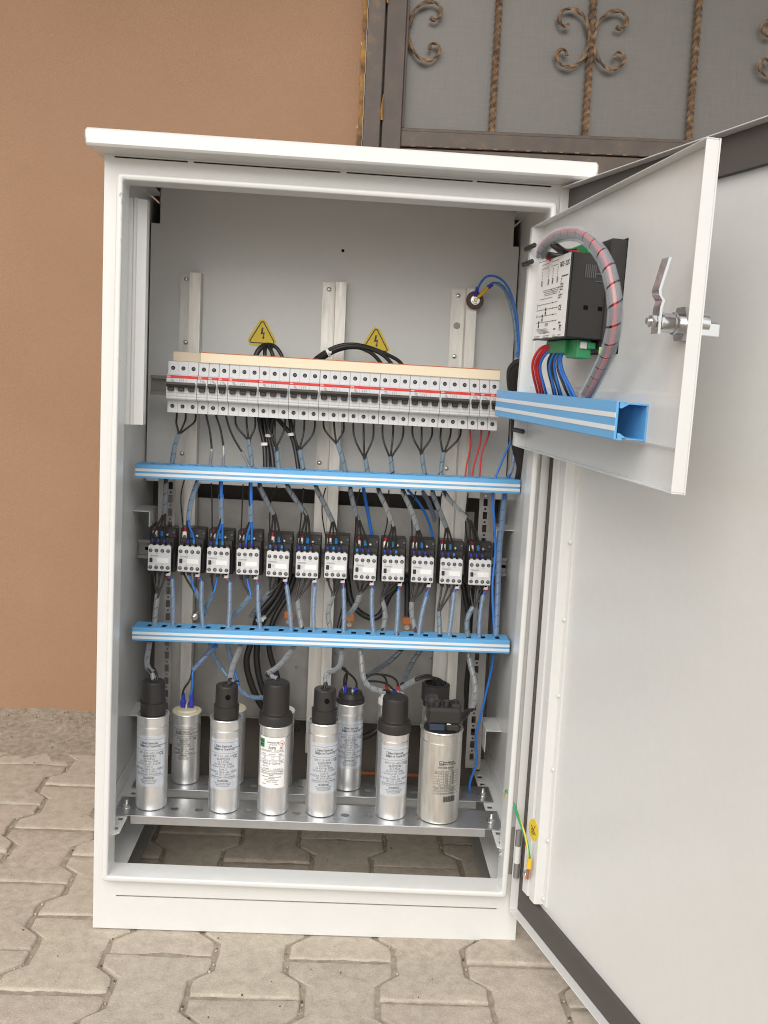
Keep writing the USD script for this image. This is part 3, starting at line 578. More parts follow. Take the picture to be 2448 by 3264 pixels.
# ---------------------------------------------------------------- circuit breakers
BP = .0175; BX0, BZ, BY = -.2792, .8405, .175
side = [(.238, 0), (BY, 0), (BY, .0205), (BY-.0030, .0225), (BY-.014, .0235), (BY-.0155, .0255), (BY-.0155, .0340), (BY-.0165, .0345), (BY-.0165, .0435), (BY-.0150, .0600), (BY-.0145, .0650), (BY, .0660), (BY, .088), (.238, .088)]
def breaker(n, lab, x, group=None, old=False):
    t = Thing('circuit_breaker', lab, 'circuit breaker', (x, BY, BZ), group)
    o = 0.002 if old else 0
    for i in range(n):
        xa = x+BP*i; pts = [(a-(o if a < .2 else 0), BZ+b) for a, b in side]
        body = plate_yz(sg.Polygon(pts), xa+(.0004 if i == 0 else .00014), xa+BP-(.0004 if i == n-1 else .00014))
        p = t.part('pole', body, 'grey_light', smooth=20)
        for zc in (.0110, .0765):
            c = (xa+BP/2, BY-o-.0001, BZ+zc)
            sk = t.part('terminal', ylathe([(0, 0), (.0035, 0), (.0035, .0003), (0, .0003)], c, 18), 'dark_socket', parent=p)
            t.part('terminal', ylathe([(.0008, .0001), (.0024, .0001), (.0022, .0008), (.0008, .0009)], (c[0]+rng.uniform(-.0004, .0004), c[1], c[2]-.0003), 10), 'grey_dark', parent=p)
        for e in (.0018, BP-.0018-.0022): t.part('toggle_cheek', box(xa+e, xa+e+.0022, BY-o-.0178, BY-o-.014, BZ+.0400, BZ+.0505, .0005), 'grey_light', parent=p)
        t.part('groove', box(xa+.0002, xa+BP-.0002, BY-o-.01655, BY-o-.0164, BZ+.0290, BZ+.02935, 0), 'print_grey', parent=p)
    w = BP*n; f = BY-o-.0152
    t.part('red_stripe', box(x+.0004, x+w-.0004, f-.0005+.0004, f+.0005, BZ+.0594, BZ+.0643, 0), 'red_print')
    t.part('toggle', [hull([(x+a, BY-o-b, BZ+c) for a in (.0022, w-.0022) for b, c in ((.0158, .0510), (.0255, .0530), (.0275, .0490), (.0255, .0445), (.0160, .0445))])]+[box(x+BP*i+.0036, x+BP*(i+1)-.0036, BY-o-.0225, BY-o-.014, BZ+.0378, BZ+.0475, .0008) for i in range(n)], 'black_plastic', smooth=25)
    tx = [ftext('ABB', .0022, x+.0012, f-.0002, BZ+.0608, bold=True)]; t.part('lettering', tx, 'stripe_white', smooth=False)
    f2 = BY-o-.01555; tx = []
    if n == 3:
        xo = x+.006
        tx += [ftext('C16', .0016, xo+.002, f2, BZ+.0568), ftext('400 V~', .0011, xo+.0022, f2, BZ+.0548), ftext('6000', .0011, xo+.004, f2, BZ+.0532)]
        for k_ in range(3):
            xx = x+BP+.0045+.0033*k_
            tx += [ftext(str(2*k_+1), .0012, xx, f2, BZ+.0575), box(xx+.0003, xx+.0006, f2-.0002, f2, BZ+.0530, BZ+.0572, 0), hull([(xx+a, f2-c, BZ+b) for a, b in ((-.0006, .0552), (-.0004, .0549), (.0006, .0560), (.0008, .0558)) for c in (0, .0002)])]
    else: tx += [ftext('1', .0016, x+.005, f2, BZ+.0568), box(x+.0052, x+.0055, f2-.0002, f2, BZ+.0528, BZ+.0565, 0), ftext('C 6', .0014, x+.008, f2, BZ+.0570), ftext('230V~', .0011, x+.008, f2, BZ+.0552), ftext('3000', .0012, x+.0105, f2, BZ+.0532)]
    t.part('marking', tx, 'print_ink', smooth=False); return t
lay = [3, 1, 1, 1, 3, 3, 3, 3, 3, 3, 3, 3, 1, 1, 1]; x = BX0; i3 = i1 = 0; p3 = p1 = None
lab3 = ['second', 'third', 'fourth', 'fifth', 'sixth', 'seventh', 'eighth', 'rightmost']
lab1 = ['first of the three narrow circuit breakers right of the leftmost triple one', 'middle one of the three narrow circuit breakers in the left half of the row', 'narrow circuit breaker just left of the second triple breaker', 'first of the three narrow circuit breakers at the right end, beside the last triple one', 'last narrow circuit breaker but one at the right end of the row', 'narrow circuit breaker at the far right end of the row, partly behind the door duct']
for k_, n in enumerate(lay):
    if k_ == 0: breaker(3, 'leftmost triple circuit breaker, standing slightly proud under a beige cover', x, old=True)
    elif n == 3:
        l = lab3[i3]+' triple circuit breaker with black toggle bar, counted from the left' if i3 < 7 else 'rightmost triple circuit breaker, just before the last narrow ones'
        if p3 is None: p3 = breaker(3, l, x, 'triple circuit breakers in the row')
        else: copy_of(p3, 'circuit_breaker', l, (x, BY, BZ))
        i3 += 1
    else:
        if p1 is None: p1 = breaker(1, lab1[0], x, 'narrow circuit breakers in the row')
        else: copy_of(p1, 'circuit_breaker', lab1[i1], (x, BY, BZ))
        i1 += 1
    x += BP*n

# ---------------------------------------------------------------- contactors
CW, CH, CY = .0408, .0462, .21
def contactor(lab, c):
    x, y, z = c[0], CY, c[2]                       # top left corner of the face
    t = Thing('contactor', lab, 'contactor', (x, y, z), 'contactors on the rail')
    b = .0008
    t.part('housing', [box(x+.0005, x+CW-.0005, y+.004, y+.050, z-CH-.001, z-.002, .001), box(x-.0015, x+CW+.004, y+.030, y+.061, z-CH-.0065, z+.0290, .0015), box(x-.0005, x+CW+.002, y+.020, y+.034, z-.012, z+.012, .001)], 'black_plastic')
    for i in range(4): t.part('terminal_shroud', box(x+.0012+.0101*i, x+.0083+.0101*i, y+.0075, y+.022, z-.003, z+.0042, .0008), 'black_plastic')
    for i in range(3): t.part('terminal_shroud', box(x+.004+.0115*i, x+.010+.0115*i, y+.012, y+.028, z-CH-.0085, z-CH, .0008), 'black_plastic')
    fp = t.part('face', [box(x, x+CW, y, y+.006, z-CH, z, .0012)]+[box(x+.0025+.0103*i, x+.0075+.0103*i, y+.0005, y+.008, z-.001, z+.0013, .0004) for i in range(4)], 'grey_light')
    for r_, zz in enumerate((z-.0088, z-CH+.0068)):
        for i in range(4):
            cc = (x+.0048+.0104*i, y-.0001, zz)
            t.part('terminal', ylathe([(0, 0), (.0033, 0), (.0033, .0003), (0, .0003)], cc, 16), 'dark_socket', parent=fp)
            t.part('terminal', [ylathe([(0, .0002), (.0023, .0002), (.0021, .0009), (0, .0010)], cc, 10)], 'galvanised_dull', parent=fp)
            t.part('terminal', box(cc[0]-.0017, cc[0]+.0017, cc[1]-.00125, cc[1]-.0009, zz-.0004, zz+.0004, 0), 'dark_socket', parent=fp)
    t.part('name_plate', box(x+.0165, x+.0372, y-.0006, y+.0004, z-.0306, z-.0220, .0003), 'label_white', parent=fp)
    t.part('indicator', box(x+.0030, x+.0085, y-.0010, y+.0004, z-.0305, z-.0222, .0005), 'black_plastic', parent=fp)
    t.part('lettering', [ftext('SIEMENS', .0025, x+.0030, y-.0002, z-.0196), ftext('3TF', .0012, x+.0098, y-.0002, z-.0268)]+[ftext(str(2*i+1)+'/L'+str(i+1), .0010, x+.004+.0104*i, y-.0002, z-.0145) for i in range(3)]+[ftext(str(2*i+2)+'/T'+str(i+1), .0010, x+.004+.0104*i, y-.0002, z-.0345) for i in range(3)], 'print_grey', smooth=False, parent=fp)
    ct = t.part('coil_terminal', box(x+.0025, x+.0108, y+.0255, y+.036, z+.0098, z+.0225, .0012), 'label_white'); t.part('screw', ylathe([(0, 0), (.0031, 0), (.0029, .0007), (0, .0008)], (x+.0067, y+.0254, z+.0138), 12), 'grey_dark', parent=ct)
    cb = t.part('coil_terminal', box(x+.030, x+.0385, y+.012, y+.022, z-CH-.0105, z-CH-.002, .001), 'label_white'); t.part('screw', ylathe([(0, 0), (.0030, 0), (.0028, .0007), (0, .0008)], (x+.0338, y+.0118, z-CH-.0025), 12), 'dark_socket', parent=cb)
    t.part('ferrule', cyl((x+.0066, y+.031, z+.0215), (x+.0066, y+.031, z+.0290), .0029, 10), 'ferrule_red'); t.part('ferrule', cyl((x+.0355, y+.017, z-CH-.0150), (x+.0355, y+.017, z-CH-.0095), .0027, 10), 'ferrule_red')
    t.part('release_tab', box(x+.0165, x+.0220, y+.0265, y+.032, z+.0120, z+.0225, .0008), 'ferrule_sky')
    t.part('base_screw', screw_head((x+.0285, y+.0298, z+.0155), .0032), 'zinc_bolt'); t.part('base_screw', screw_head((x+.0405, y+.0298, z+.0205), .0024), 'grey_dark')
    return t
cl = [(472, 1738), (568, 1741), (660, 1746), (754, 1751), (851, 1757), (944, 1761), (1036, 1762), (1130, 1769), (1219, 1773), (1313, 1776), (1405, 1781), (1496, 1785)]
ords = ['leftmost', 'second', 'third', 'fourth', 'fifth', 'sixth', 'seventh', 'eighth', 'ninth', 'tenth', 'eleventh', 'rightmost']
feed = ['grey wrapped black leads on top', 'a single blue lead on top', 'two blue leads on top', 'three blue leads on top']+['black leads from a grey spiral wrap on top']*8
c0 = None; CPOS = []
for i, (px, py) in enumerate(cl):
    c = at(px, py, CY); CPOS.append(c)
    l = f'{ords[i]} contactor in the row, with {feed[i]}'
    if c0 is None: c0 = contactor(l, c); base_loc = c0.loc
    else:
        a_ = rng.uniform(-.016, .016); copy_of(c0, 'contactor', l, (c[0], CY, c[2]), rot=np.array([[math.cos(a_), 0, math.sin(a_)], [0, 1, 0], [-math.sin(a_), 0, math.cos(a_)]]))

# ---------------------------------------------------------------- shelves and capacitors
SZ = .160
def shelf(lab, yf, yb, xa, xb, ta, tb, caps):
    t = Thing('capacitor_shelf', lab, 'shelf', (0, yf, SZ)); o = sg.box(ta, yf+.0005, tb, yb)
    k_ = 0
    for i in range(13):
        xx = -.281+.0424*i
        if min(abs(xx-c) for c in caps) > .024: o = o.difference(sg.Point(xx, (yf+yb)/2-.004).buffer(.0072, quad_segs=5))
    for xx in (ta+.0135, tb-.0135): o = o.difference(sg.Point(xx-.010 if xx < 0 else xx-.022, (yf+yb)/2-.006).buffer(.0035, quad_segs=4))
    t.part('tray', [plate_xy(o, SZ-.0015, SZ), box(xa, xb, yf-.0008, yf+.0008, SZ-.0150, SZ-.0002, .0007), box(xa, xb, yb-.0008, yb+.0007, SZ-.0150, SZ-.0016, .0006)], 'zinc_shelf', smooth=20)
    for xx in (ta+.0160, tb-.0160):
        yy = (yf+yb)/2-.004
        b_ = t.part('bolt', [cyl((xx, yy, SZ-.012), (xx, yy, SZ+.0135), .0030, 10)], 'zinc_bolt')
        t.part('nut', fix(prism(sg.Polygon([(xx+.0058*math.cos(a), yy+.0058*math.sin(a)) for a in np.linspace(0, 2*math.pi, 7)[:-1]]), .0052, lambda v: v+[0, 0, SZ+.0012])), 'zinc_bolt', parent=b_, smooth=20)
        t.part('washer', cyl((xx, yy, SZ+.0001), (xx, yy, SZ+.0011), .0078, 18), 'zinc_bolt', parent=b_)
FX = [-.281, -.1552, -.0695, .0145, .1378, .2213]; RX = [-.240, -.1575, -.0675, .0607, .139, .2225]
shelf('front bright zinc shelf strip carrying the front row of capacitors', .0705, .1415, -.3075, .301, -.3372, .3318, FX)
shelf('rear bright zinc shelf strip carrying the rear row of capacitors', .179, .245, -.2705, .2998, -.3300, .3312, RX)
def can(t, x, y, r, h, mat, z0=SZ, neck=True):
    b = t.part('can', lathe([(0, z0+.0004), (r-.003, z0+.0004), (r-.0008, z0+.0012), (r, z0+.0035), (r, z0+h-.020), (r-.0011, z0+h-.0190), (r-.0011, z0+h-.0178), (r, z0+h-.0168), (r, z0+h-.0035), (r+.0012, z0+h-.0028), (r+.0014, z0+h-.0012), (r+.0008, z0+h), (r-.0015, z0+h), (r-.002, z0+h-.003), (0, z0+h-.003)], (x, y, 0), 48), mat, smooth=25)
    return b
def film(t, x, y, r, z0, z1, a0, a1, mat, parent=None):
    A_ = np.linspace(a0, a1, 28); V = [(x+rr*math.sin(a), y-rr*math.cos(a), z) for rr in (r+.00005, r+.00025) for z in (z0, z1) for a in A_]; n = 28; F = []
    for i in range(n-1):
        o = 2*n; F += [(o+i, o+i+1, o+n+i+1), (o+i, o+n+i+1, o+n+i), (i, n+i+1, i+1), (i, n+i, n+i+1), (i, i+1, o+i+1), (i, o+i+1, o+i), (n+i, o+n+i+1, n+i+1), (n+i, o+n+i, o+n+i+1)]
    return t.part('label', trimesh.Trimesh(V, F, process=False), mat, smooth=25, parent=parent)
def ring_line(x, y, r, z, a0, a1, th=.00035):
    A_ = np.linspace(a0, a1, 18); V = []; F = []
    for a in A_:
        for rr, zz in ((r+.0002, z), (r+.0004, z), (r+.0004, z+th), (r+.0002, z+th)): V.append((x+rr*math.sin(a), y-rr*math.cos(a), zz))
    for i in range(17):
        for k_ in range(4):
            a, b = 4*i+k_, 4*i+(k_+1) % 4; F += [(a, b, b+4), (a, b+4, a+4)]
    return fix(trimesh.Trimesh(V, F, process=False))
def entes(t, b, x, y, r, kvar, num, cn, turn, z0=SZ+.050, small=False, filmmat='label_film'):
    z0 = SZ+.046
    """The blue-grey printed film: maker, type, ratings, warning."""
    s = .95 if small else 1.30
    if filmmat: film(t, x, y, r, z0-.002*s, z0+.0665*s, turn-.98, turn+1.12, filmmat, b)
    T_ = lambda st, h, z, phi=0.0, bold=False, sq=.80: ctext(st, h*s, x, y, z0+z*s, r, turn+phi, bold, True, sq)
    L = [ring_line(x, y, r, z0+.062*s, turn-.9, turn+1.05), ring_line(x, y, r, z0+.0475*s, turn-.9, turn+1.05), ring_line(x, y, r, z0+.0128*s, turn-.9, turn+1.05)]
    L += [T_('Entes Elektronik', .0026, .0560, .03, True, .8), T_('İmalat ve Ticaret A.Ş.', .0026, .0520, .06, True, .8)]
    L += [T_('ENT.C 10-400-'+kvar, .0027, .0425), T_(num, .0028, .0385, 0, True), T_(f'Qn {kvar}Kvar', .0026, .0350), T_('Un 400 Vac 50Hz', .0026, .0316), T_(f'Cn {cn} µF -5+10%', .0026, .0280), T_('Conn. D', .0026, .0246), T_('Ui 3/15kV Temp. cat -40/55°', .0026, .0210, 0, False, .8), T_('IEC 831 ( 1996 )', .0024, .0176), T_('Overpressure disconnector', .0023, .0143, 0, False, .85),
          T_('WARNING', .0027, .0088, 0, True), T_('Wait 5 minutes after switching off', .0013, .0064), T_('before touching the terminals', .0013, .0044), T_('short circuit and earth first', .0013, .0024), T_('CE', .0042, .041, .82, True), T_('www.entes.com.tr', .0016, .0536, .88)]
    # emblem: square brackets round a wave
    for m_ in ([(-.62, .0515), (-.62, .0590)], [(-.62, .0590), (-.42, .0590)], [(-.55, .0515), (-.55, .0565)], [(-.50, .0540), (-.38, .0540)], [(-.47, .0515), (-.47, .0565)], [(-.42, .0515), (-.36, .0515)], [(-.40, .0565), (-.30, .0565)], [(-.36, .0515), (-.36, .0590)]):
        P_ = [(x+(r+.0003)*math.sin(turn+a), y-(r+.0003)*math.cos(turn+a), z0+z*s) for a, z in m_]; L.append(tube(np.array([P_[0], P_[1]]), .00028, 4))
    t.part('print', L, 'print_ink', smooth=False, parent=b)
def plug_cap(t, x, y, z, holes=True):          # tall two step terminal cap
    c = t.part('terminal_cap', lathe([(0, z-.003), (.0208, z-.003), (.0212, z), (.0222, z+.023), (.0196, z+.0235), (.0190, z+.057), (.0178, z+.0585), (0, z+.0585)], (x, y, 0), 36), 'black_plastic', smooth=30)
    t.part('cable_port', lathe([(0, z+.0580), (.0075, z+.0580), (.0075, z+.0608), (.0055, z+.0608), (.0055, z+.0590), (0, z+.0590)], (x, y, 0), 18), 'black_plastic', parent=c)
    if holes: t.part('knockout', ylathe([(0, 0), (.0044, 0), (.0044, .0012), (0, .0012)], (x+.004, y-.0190, z+.0420), 16), 'dark_socket', parent=c)
    return c
def boot(t, x, y, z, top=.056):                           # soft rubber boot with a rolled rim
    r = .0265
    return t.part('rubber_boot', lathe([(0, z-.018), (r+.0012, z-.018), (r+.0028, z-.0165), (r+.0030, z-.004), (r+.0018, z+.000), (.0240, z+.0015), (.0232, z+.006), (.0226, z+top-.007), (.0214, z+top-.0025), (.0180, z+top-.0004), (.006, z+top), (0, z+top-.0006)], (x, y, 0), 40), 'black_rubber', smooth=35)
YF, YR = .0705+.018+.0268, .1795+.018+.0262
YF = .0876+.0266; YR = .1976+.026
def captype(lab, x, y, group=None): return Thing('capacitor', lab, 'capacitor', (x, y, SZ), group)
t = captype('leftmost front aluminium capacitor under a tall black cap', FX[0], YF); b = can(t, FX[0], YF, .0267, .165, 'aluminium'); entes(t, b, FX[0], YF, .0267, '2.5', '416073391', '3x16.6', -.02, SZ+.064); plug_cap(t, FX[0], YF, SZ+.163, False)
t = captype('second front aluminium capacitor, black cap with a round side hole and rating 1.5', FX[1], YF); b = can(t, FX[1], YF, .0267, .164, 'aluminium'); entes(t, b, FX[1], YF, .0267, '1.5', '416073191', '3x9.95', 0.0, SZ+.062); plug_cap(t, FX[1], YF, SZ+.162)
# the one with the white label
x = FX[2]; t = captype('capacitor with a white paper label under a black rubber boot', x, YF); b = can(t, x, YF, .0267, .157, 'aluminium'); lb = film(t, x, YF, .0267, SZ+.050, SZ+.139, -1.05, .78, 'label_white', b); boot(t, x, YF, SZ+.1750); z = SZ+.050; r = .0267
C_ = lambda st, h, zz, phi=0.0, bold=False, sq=.9: ctext(st, h, x, YF, z+zz, r+.0002, phi-.1, bold, True, sq)
L = [C_('KONDANSATÖR', .0022, .0795, .05, True), C_('CAPACITOR', .0020, .0758, .05), C_('ZnPS', .0044, .0690, .0, True), C_('CE', .0030, .0690, .58, True), C_('Güç Kondansatörü', .0018, .0655, -.35), C_('2011/1234  PP', .0018, .0655, .45)]
L += [C_(a, h, zz, p_) for a, h, zz, p_ in (('Un (V)', .0020, .0590, -.55), ('Qn (kVAr)', .0020, .0590, .02), ('In(A)', .0020, .0590, .55), ('400', .0020, .0540, -.5), ('1.5', .0020, .0540, .05), ('50', .0020, .0540, .5), ('440', .0020, .0505, -.5), ('1.8', .0020, .0505, .05), ('50', .0020, .0505, .5), ('Un: 400 V', .0019, .0460, -.45), ('Qn: 1.5 kVAr', .0019, .0460, .1), ('50 Hz', .0019, .0460, .6), ('Dielectric: dry', .0018, .0420, -.35), ('Imax: 1.3 In', .0018, .0420, .3), ('-25/D  IP20', .0018, .0375, -.45), ('IEC 60831-1', .0018, .0330, -.3), ('TS EN 60831-1', .0018, .0330, .4), ('Overpressure disconnector', .0017, .0285, -.25), ('Smart discharge', .0017, .0285, .5), ('Dry type, self healing, high discharge resistor', .0015, .0255, 0), ('DİKKAT', .0018, .0215, .02), ('Bağlantı uçlarına dokunmadan önce bekleyiniz', .0013, .0190, 0), ('WARNING', .0018, .0160, .02), ('Wait five minutes before touching', .0013, .0135, 0), ('Made in Turkey', .0020, .0100, .02), ('Class: A', .0016, .0060, -.45), ('30 Nm', .0016, .0060, .35))]
L += [ring_line(x, YF, r+.0002, z+zz, -1.02, .72, .0003) for zz in (.0640, .0570, .0490, .0440, .0315, .0240)]
t.part('print', L, 'print_ink', smooth=False, parent=b)
film(t, x, YF, r+.0002, z+.0700, z+.0855, -1.02, -.64, 'green_print', b)
t.part('print', [ctext('OEM', .0042, x, YF, z+.0790, r+.0005, -.83, True, True, .8), ctext('NET', .0042, x, YF, z+.0725, r+.0005, -.83, True, True, .8)], 'print_ink', smooth=False, parent=b, label='letters on the green square')
L = []
for a, c in (((0, .0058), (.0062, 0)), ((.0062, 0), (0, -.0058)), ((0, -.0058), (-.0062, 0)), ((-.0062, 0), (0, .0058))):
    P_ = [(x+(r+.0005)*math.sin(.52+q[0]/r), YF-(r+.0005)*math.cos(.52+q[0]/r), z+.0785+q[1]) for q in (a, c)]; L.append(tube(np.array(P_), .0003, 4))
L.append(ctext('TSE', .0026, x, YF, z+.0772, r+.0004, .52, True, True, .75)); t.part('print', L, 'red_print', smooth=False, parent=b, label='red diamond mark')
t = captype('fourth front capacitor, black cap with a round side hole, beside the white labelled one', FX[3], YF); b = can(t, FX[3], YF, .0267, .165, 'aluminium'); entes(t, b, FX[3], YF, .0267, '2.5', '416073391', '3x16.6', .16, SZ+.061); plug_cap(t, FX[3], YF, SZ+.163)
t = captype('fifth front capacitor with a black rubber boot and blue grey label', FX[4], YF); b = can(t, FX[4], YF, .0267, .158, 'aluminium'); entes(t, b, FX[4], YF, .0267, '2.5', '416073391', '3x16.6', .10, SZ+.060); boot(t, FX[4], YF, SZ+.1700, .0445)
# the fat one at the right
x, y, r, h = FX[5], .0779+.0366, .0366, .162
t = captype('fat aluminium capacitor at the right with a black terminal block', x, y); b = can(t, x, y, r, h, 'aluminium_dull'); z = SZ+.055
C_ = lambda st, hh, zz, phi=0.0, bold=False, sq=.9: ctext(st, hh, x, y, z+zz, r, .22+phi, bold, True, sq)
L = [C_('Entes Elektronik', .0025, .0560, .10, True, .8), C_('İmalat ve Ticaret A.Ş.', .0025, .0525, .12, True, .8), C_('ENT CXD 400-6', .0029, .0460, -.02, True), C_('3 phase', .0016, .0432, .2), C_('Qn  kVar', .0024, .0370, -.38), C_('Un V', .0024, .0370, .02), C_('f Hz', .0024, .0370, .35)]
for i, row in enumerate((('6', '400', '50'), ('6', '400', '60'), ('4.5', '350', '50'), ('5.4', '350', '60'))): L += [C_(row[0], .0024, .0325-.0046*i, -.36), C_(row[1], .0024, .0325-.0046*i, .02), C_('/', .0024, .0325-.0046*i, .2), C_(row[2], .0024, .0325-.0046*i, .36)]
L += [C_('Cn = 3x33 µF', .0028, .0140, -.05), C_('-5/+10% -40/55°C', .0018, .0098, -.33), C_('IEC 831-1-2', .0018, .0070, -.33), C_('Ui 3/15 kV  IP20', .0018, .0098, .25), C_('Overpressure disc.', .0018, .0070, .25), C_('Self healing, dry type, discharge 60s', .0015, .0015, 0)]
L += [ring_line(x, y, r, z+zz, .22-.62, .22+.72, .0003) for zz in (.0405, .0360, .0313, .0267, .0221, .0180, .0125, .0050, .0)]
L += [tube(np.array([(x+(r+.0003)*math.sin(.22-.14), y-(r+.0003)*math.cos(.22-.14), z+a) for a in (.0180, .0405)]), .0002, 4), tube(np.array([(x+(r+.0003)*math.sin(.22-.05), y-(r+.0003)*math.cos(.22-.05), z+a) for a in (.0050, .0125)]), .0002, 4)]
a = .1
for k_ in range(26):
    w = .0003+.0006*((k_*7) % 4)/3; a += w/r+.008; L.append(hull([(x+(r+q)*math.sin(a+s*w/r/2), y-(r+q)*math.cos(a+s*w/r/2), z+zz) for q in (.0001, .0003) for s in (-1, 1) for zz in (-.0140, -.0040)]))
for m_ in ([(-.36, .0510), (-.36, .0585)], [(-.36, .0585), (-.22, .0585)], [(-.31, .0510), (-.31, .0560)], [(-.27, .0535), (-.19, .0535)], [(-.25, .0510), (-.25, .0560)], [(-.18, .0510), (-.18, .0585)]):
    L.append(tube(np.array([(x+(r+.0003)*math.sin(.22+q), y-(r+.0003)*math.cos(.22+q), z+zz) for q, zz in m_]), .00045, 4))
t.part('print', L, 'print_ink', smooth=False, parent=b)
zt = SZ+h
cp = t.part('terminal_block', [lathe([(0, zt-.003), (.0315, zt-.003), (.0315, zt+.0), (0, zt+.001)], (x, y, 0), 36), box(x-.029, x+.031, y-.027, y+.022, zt+.0125, zt+.0410, .005), box(x+.004, x+.028, y-.026, y+.020, zt+.0005, zt+.0128, .003), box(x-.030, x-.004, y-.010, y+.024, zt+.036, zt+.0520, .005), box(x+.012, x+.030, y-.020, y+.010, zt+.031, zt+.0470, .003)], 'black_plastic')
t.part('clear_base', box(x-.024, x+.0035, y-.025, y+.016, zt+.0005, zt+.0124, .002), 'smoke_blue', parent=cp)
for k_ in range(3): t.part('cable_boss', cyl((x-.012+.017*k_, y-.012+.004*k_, zt+.040), (x-.012+.017*k_, y-.012+.004*k_, zt+.0500), .0062, 14), 'black_plastic', parent=cp)
# rear row
t = captype('small rear capacitor with a cream lid and two blue push-on connectors', RX[0], YR); x, y = RX[0], YR; b = can(t, x, y, .0257, .131, 'aluminium'); entes(t, b, x, y, .0257, '0.5', '416072991', '3.3', -.02, SZ+.060, small=True, filmmat=None)
lid_ = t.part('lid', lathe([(0, SZ+.1285), (.0262, SZ+.1285), (.0268, SZ+.131), (.0262, SZ+.133), (.020, SZ+.1335), (.0185, SZ+.1365), (.0165, SZ+.1372), (0, SZ+.1372)], (x, y, 0), 40), 'cream_lid')
t.part('terminal_fin', box(x-.0012, x+.0012, y-.010, y+.010, SZ+.137, SZ+.146, .0004), 'cream_lid', parent=lid_)
for s in (-1, 1): t.part('push_connector', [box(x+.0075*s-.0048, x+.0075*s+.0048, y-.004, y+.004, SZ+.1380, SZ+.1520, .0015), box(x+.0075*s-.0033, x+.0075*s+.0033, y-.003, y+.003, SZ+.1515, SZ+.1640, .0012)], 'ferrule_blue')
for i, lab in ((1, 'rear capacitor mostly hidden behind the second front capacitor'), (2, 'rear capacitor almost hidden behind the rubber booted white labelled one')):
    t = captype(lab, RX[i], YR); x = RX[i]; b = can(t, x, YR, .0257, .140, 'aluminium'); t.part('lid', lathe([(0, SZ+.137), (.0262, SZ+.137), (.0268, SZ+.140), (.0255, SZ+.142), (.018, SZ+.143), (0, SZ+.143)], (x, YR, 0), 36), 'cream_lid' if i == 1 else 'label_white')
def studs(t, x, y, z, parent):
    for k_ in range(3):
        a = math.radians(-100+k_*115); px, py = x+.0125*math.sin(a), y-.0085*math.cos(a)-.003
        s_ = t.part('stud', [cyl((px, py, z-.001), (px, py, z+.0105), .0020, 10), fix(prism(sg.Polygon([(px+.0040*math.cos(q), py+.0040*math.sin(q)) for q in np.linspace(0, 2*math.pi, 7)[:-1]]), .0035, lambda v: v+[0, 0, z+.0025]))], 'zinc_bolt', parent=parent, smooth=20)
for i, lab, mat in ((3, 'rear capacitor with bare bolts on a black lid, between the fourth and fifth front ones', 'black_plastic'), (4, 'rear capacitor with bolts on a pale lid, behind the fifth front one', 'label_white'), (5, 'rear capacitor with bolts on a black lid, behind the fat one', 'black_plastic')):
    x = RX[i]; t = captype(lab, x, YR); b = can(t, x, YR, .0260, .163, 'aluminium'); entes(t, b, x, YR, .0260, '2.5', '416073391', '3x16.6', .12, SZ+.060)
    z = SZ+.163; ld = t.part('lid', lathe([(0, z-.003), (.0262, z-.003), (.0268, z+.001), (.0262, z+.008), (.0235, z+.0095), (.0215, z+.0185), (.020, z+.0195), (0, z+.0195)], (x, YR, 0), 36), mat, smooth=30); studs(t, x, YR, z+.0195, ld)
    if i == 5: t.part('lid_collar', lathe([(.020, z+.012), (.0262, z+.012), (.0262, z+.040), (.023, z+.042), (.020, z+.042)], (x-.004, YR, 0), 36), 'black_plastic', parent=ld)
copp = Thing('copper_bar', 'dull copper bar low behind the rear capacitors', 'busbar', (.09, .36, .16)); copp.part('bar', box(.080, .21, .395, .400, .1105, .1165, .0005), 'copper')
# ---------------------------------------------------------------- signs, insulator, controller
def sign(lab, c, w):
    t = Thing('warning_sign', lab, 'warning sign', c); s = w/2; h = w*.866; Y = .3315
    tri = sg.Polygon([(c[0]-s, c[2]), (c[0]+s, c[2]), (c[0], c[2]+h)])
    t.part('plate', plate_xz(tri.buffer(-.004).buffer(.0085, quad_segs=6), Y-.0006, Y+.0002), 'sign_yellow', smooth=False)
    i1 = tri.buffer(-.0030).buffer(.0022, quad_segs=6).buffer(.0016); t.part('black_border', plate_xz(i1.difference(i1.buffer(-.0019)), Y-.0009, Y-.0005), 'print_ink', smooth=False)
    k_ = w/.056; q = lambda a, b: (c[0]+a*k_, c[2]+h*.36+b*k_)
    bolt = sg.Polygon([q(-.0012, .0150), q(.0022, .0152), q(.0012, .0045), q(.0052, .0060), q(.0036, -.0046), q(.0056, -.0042), q(.0024, -.0098), q(-.0006, -.0050), q(.0016, -.0048), q(.0022, .0022), q(-.0034, .0006)])
    t.part('lightning_bolt', plate_xz(bolt, Y-.0009, Y-.0005), 'print_ink', smooth=False)
sign('yellow triangular high voltage warning sign left of the middle rail', at(833, 1095, .3315)-np.array([-.0012, 0, -.0008]), .0500); sign('yellow triangular high voltage sign right of the middle rail, partly behind black cables', at(1196, 1118, .3315), .0500)
c = at(1514, 957, .300); t = Thing('insulator', 'round brown standoff insulator with a bright nut', 'insulator', c)
t.part('resin_body', ylathe([(0, -.028), (.013, -.028), (.0155, -.012), (.0165, 0), (.0150, .0025), (0, .0028)], c, 30), 'resin_brown'); t.part('washer', ylathe([(0, .003), (.0085, .003), (.0085, .0046), (0, .0046)], c, 24), 'zinc_bolt')
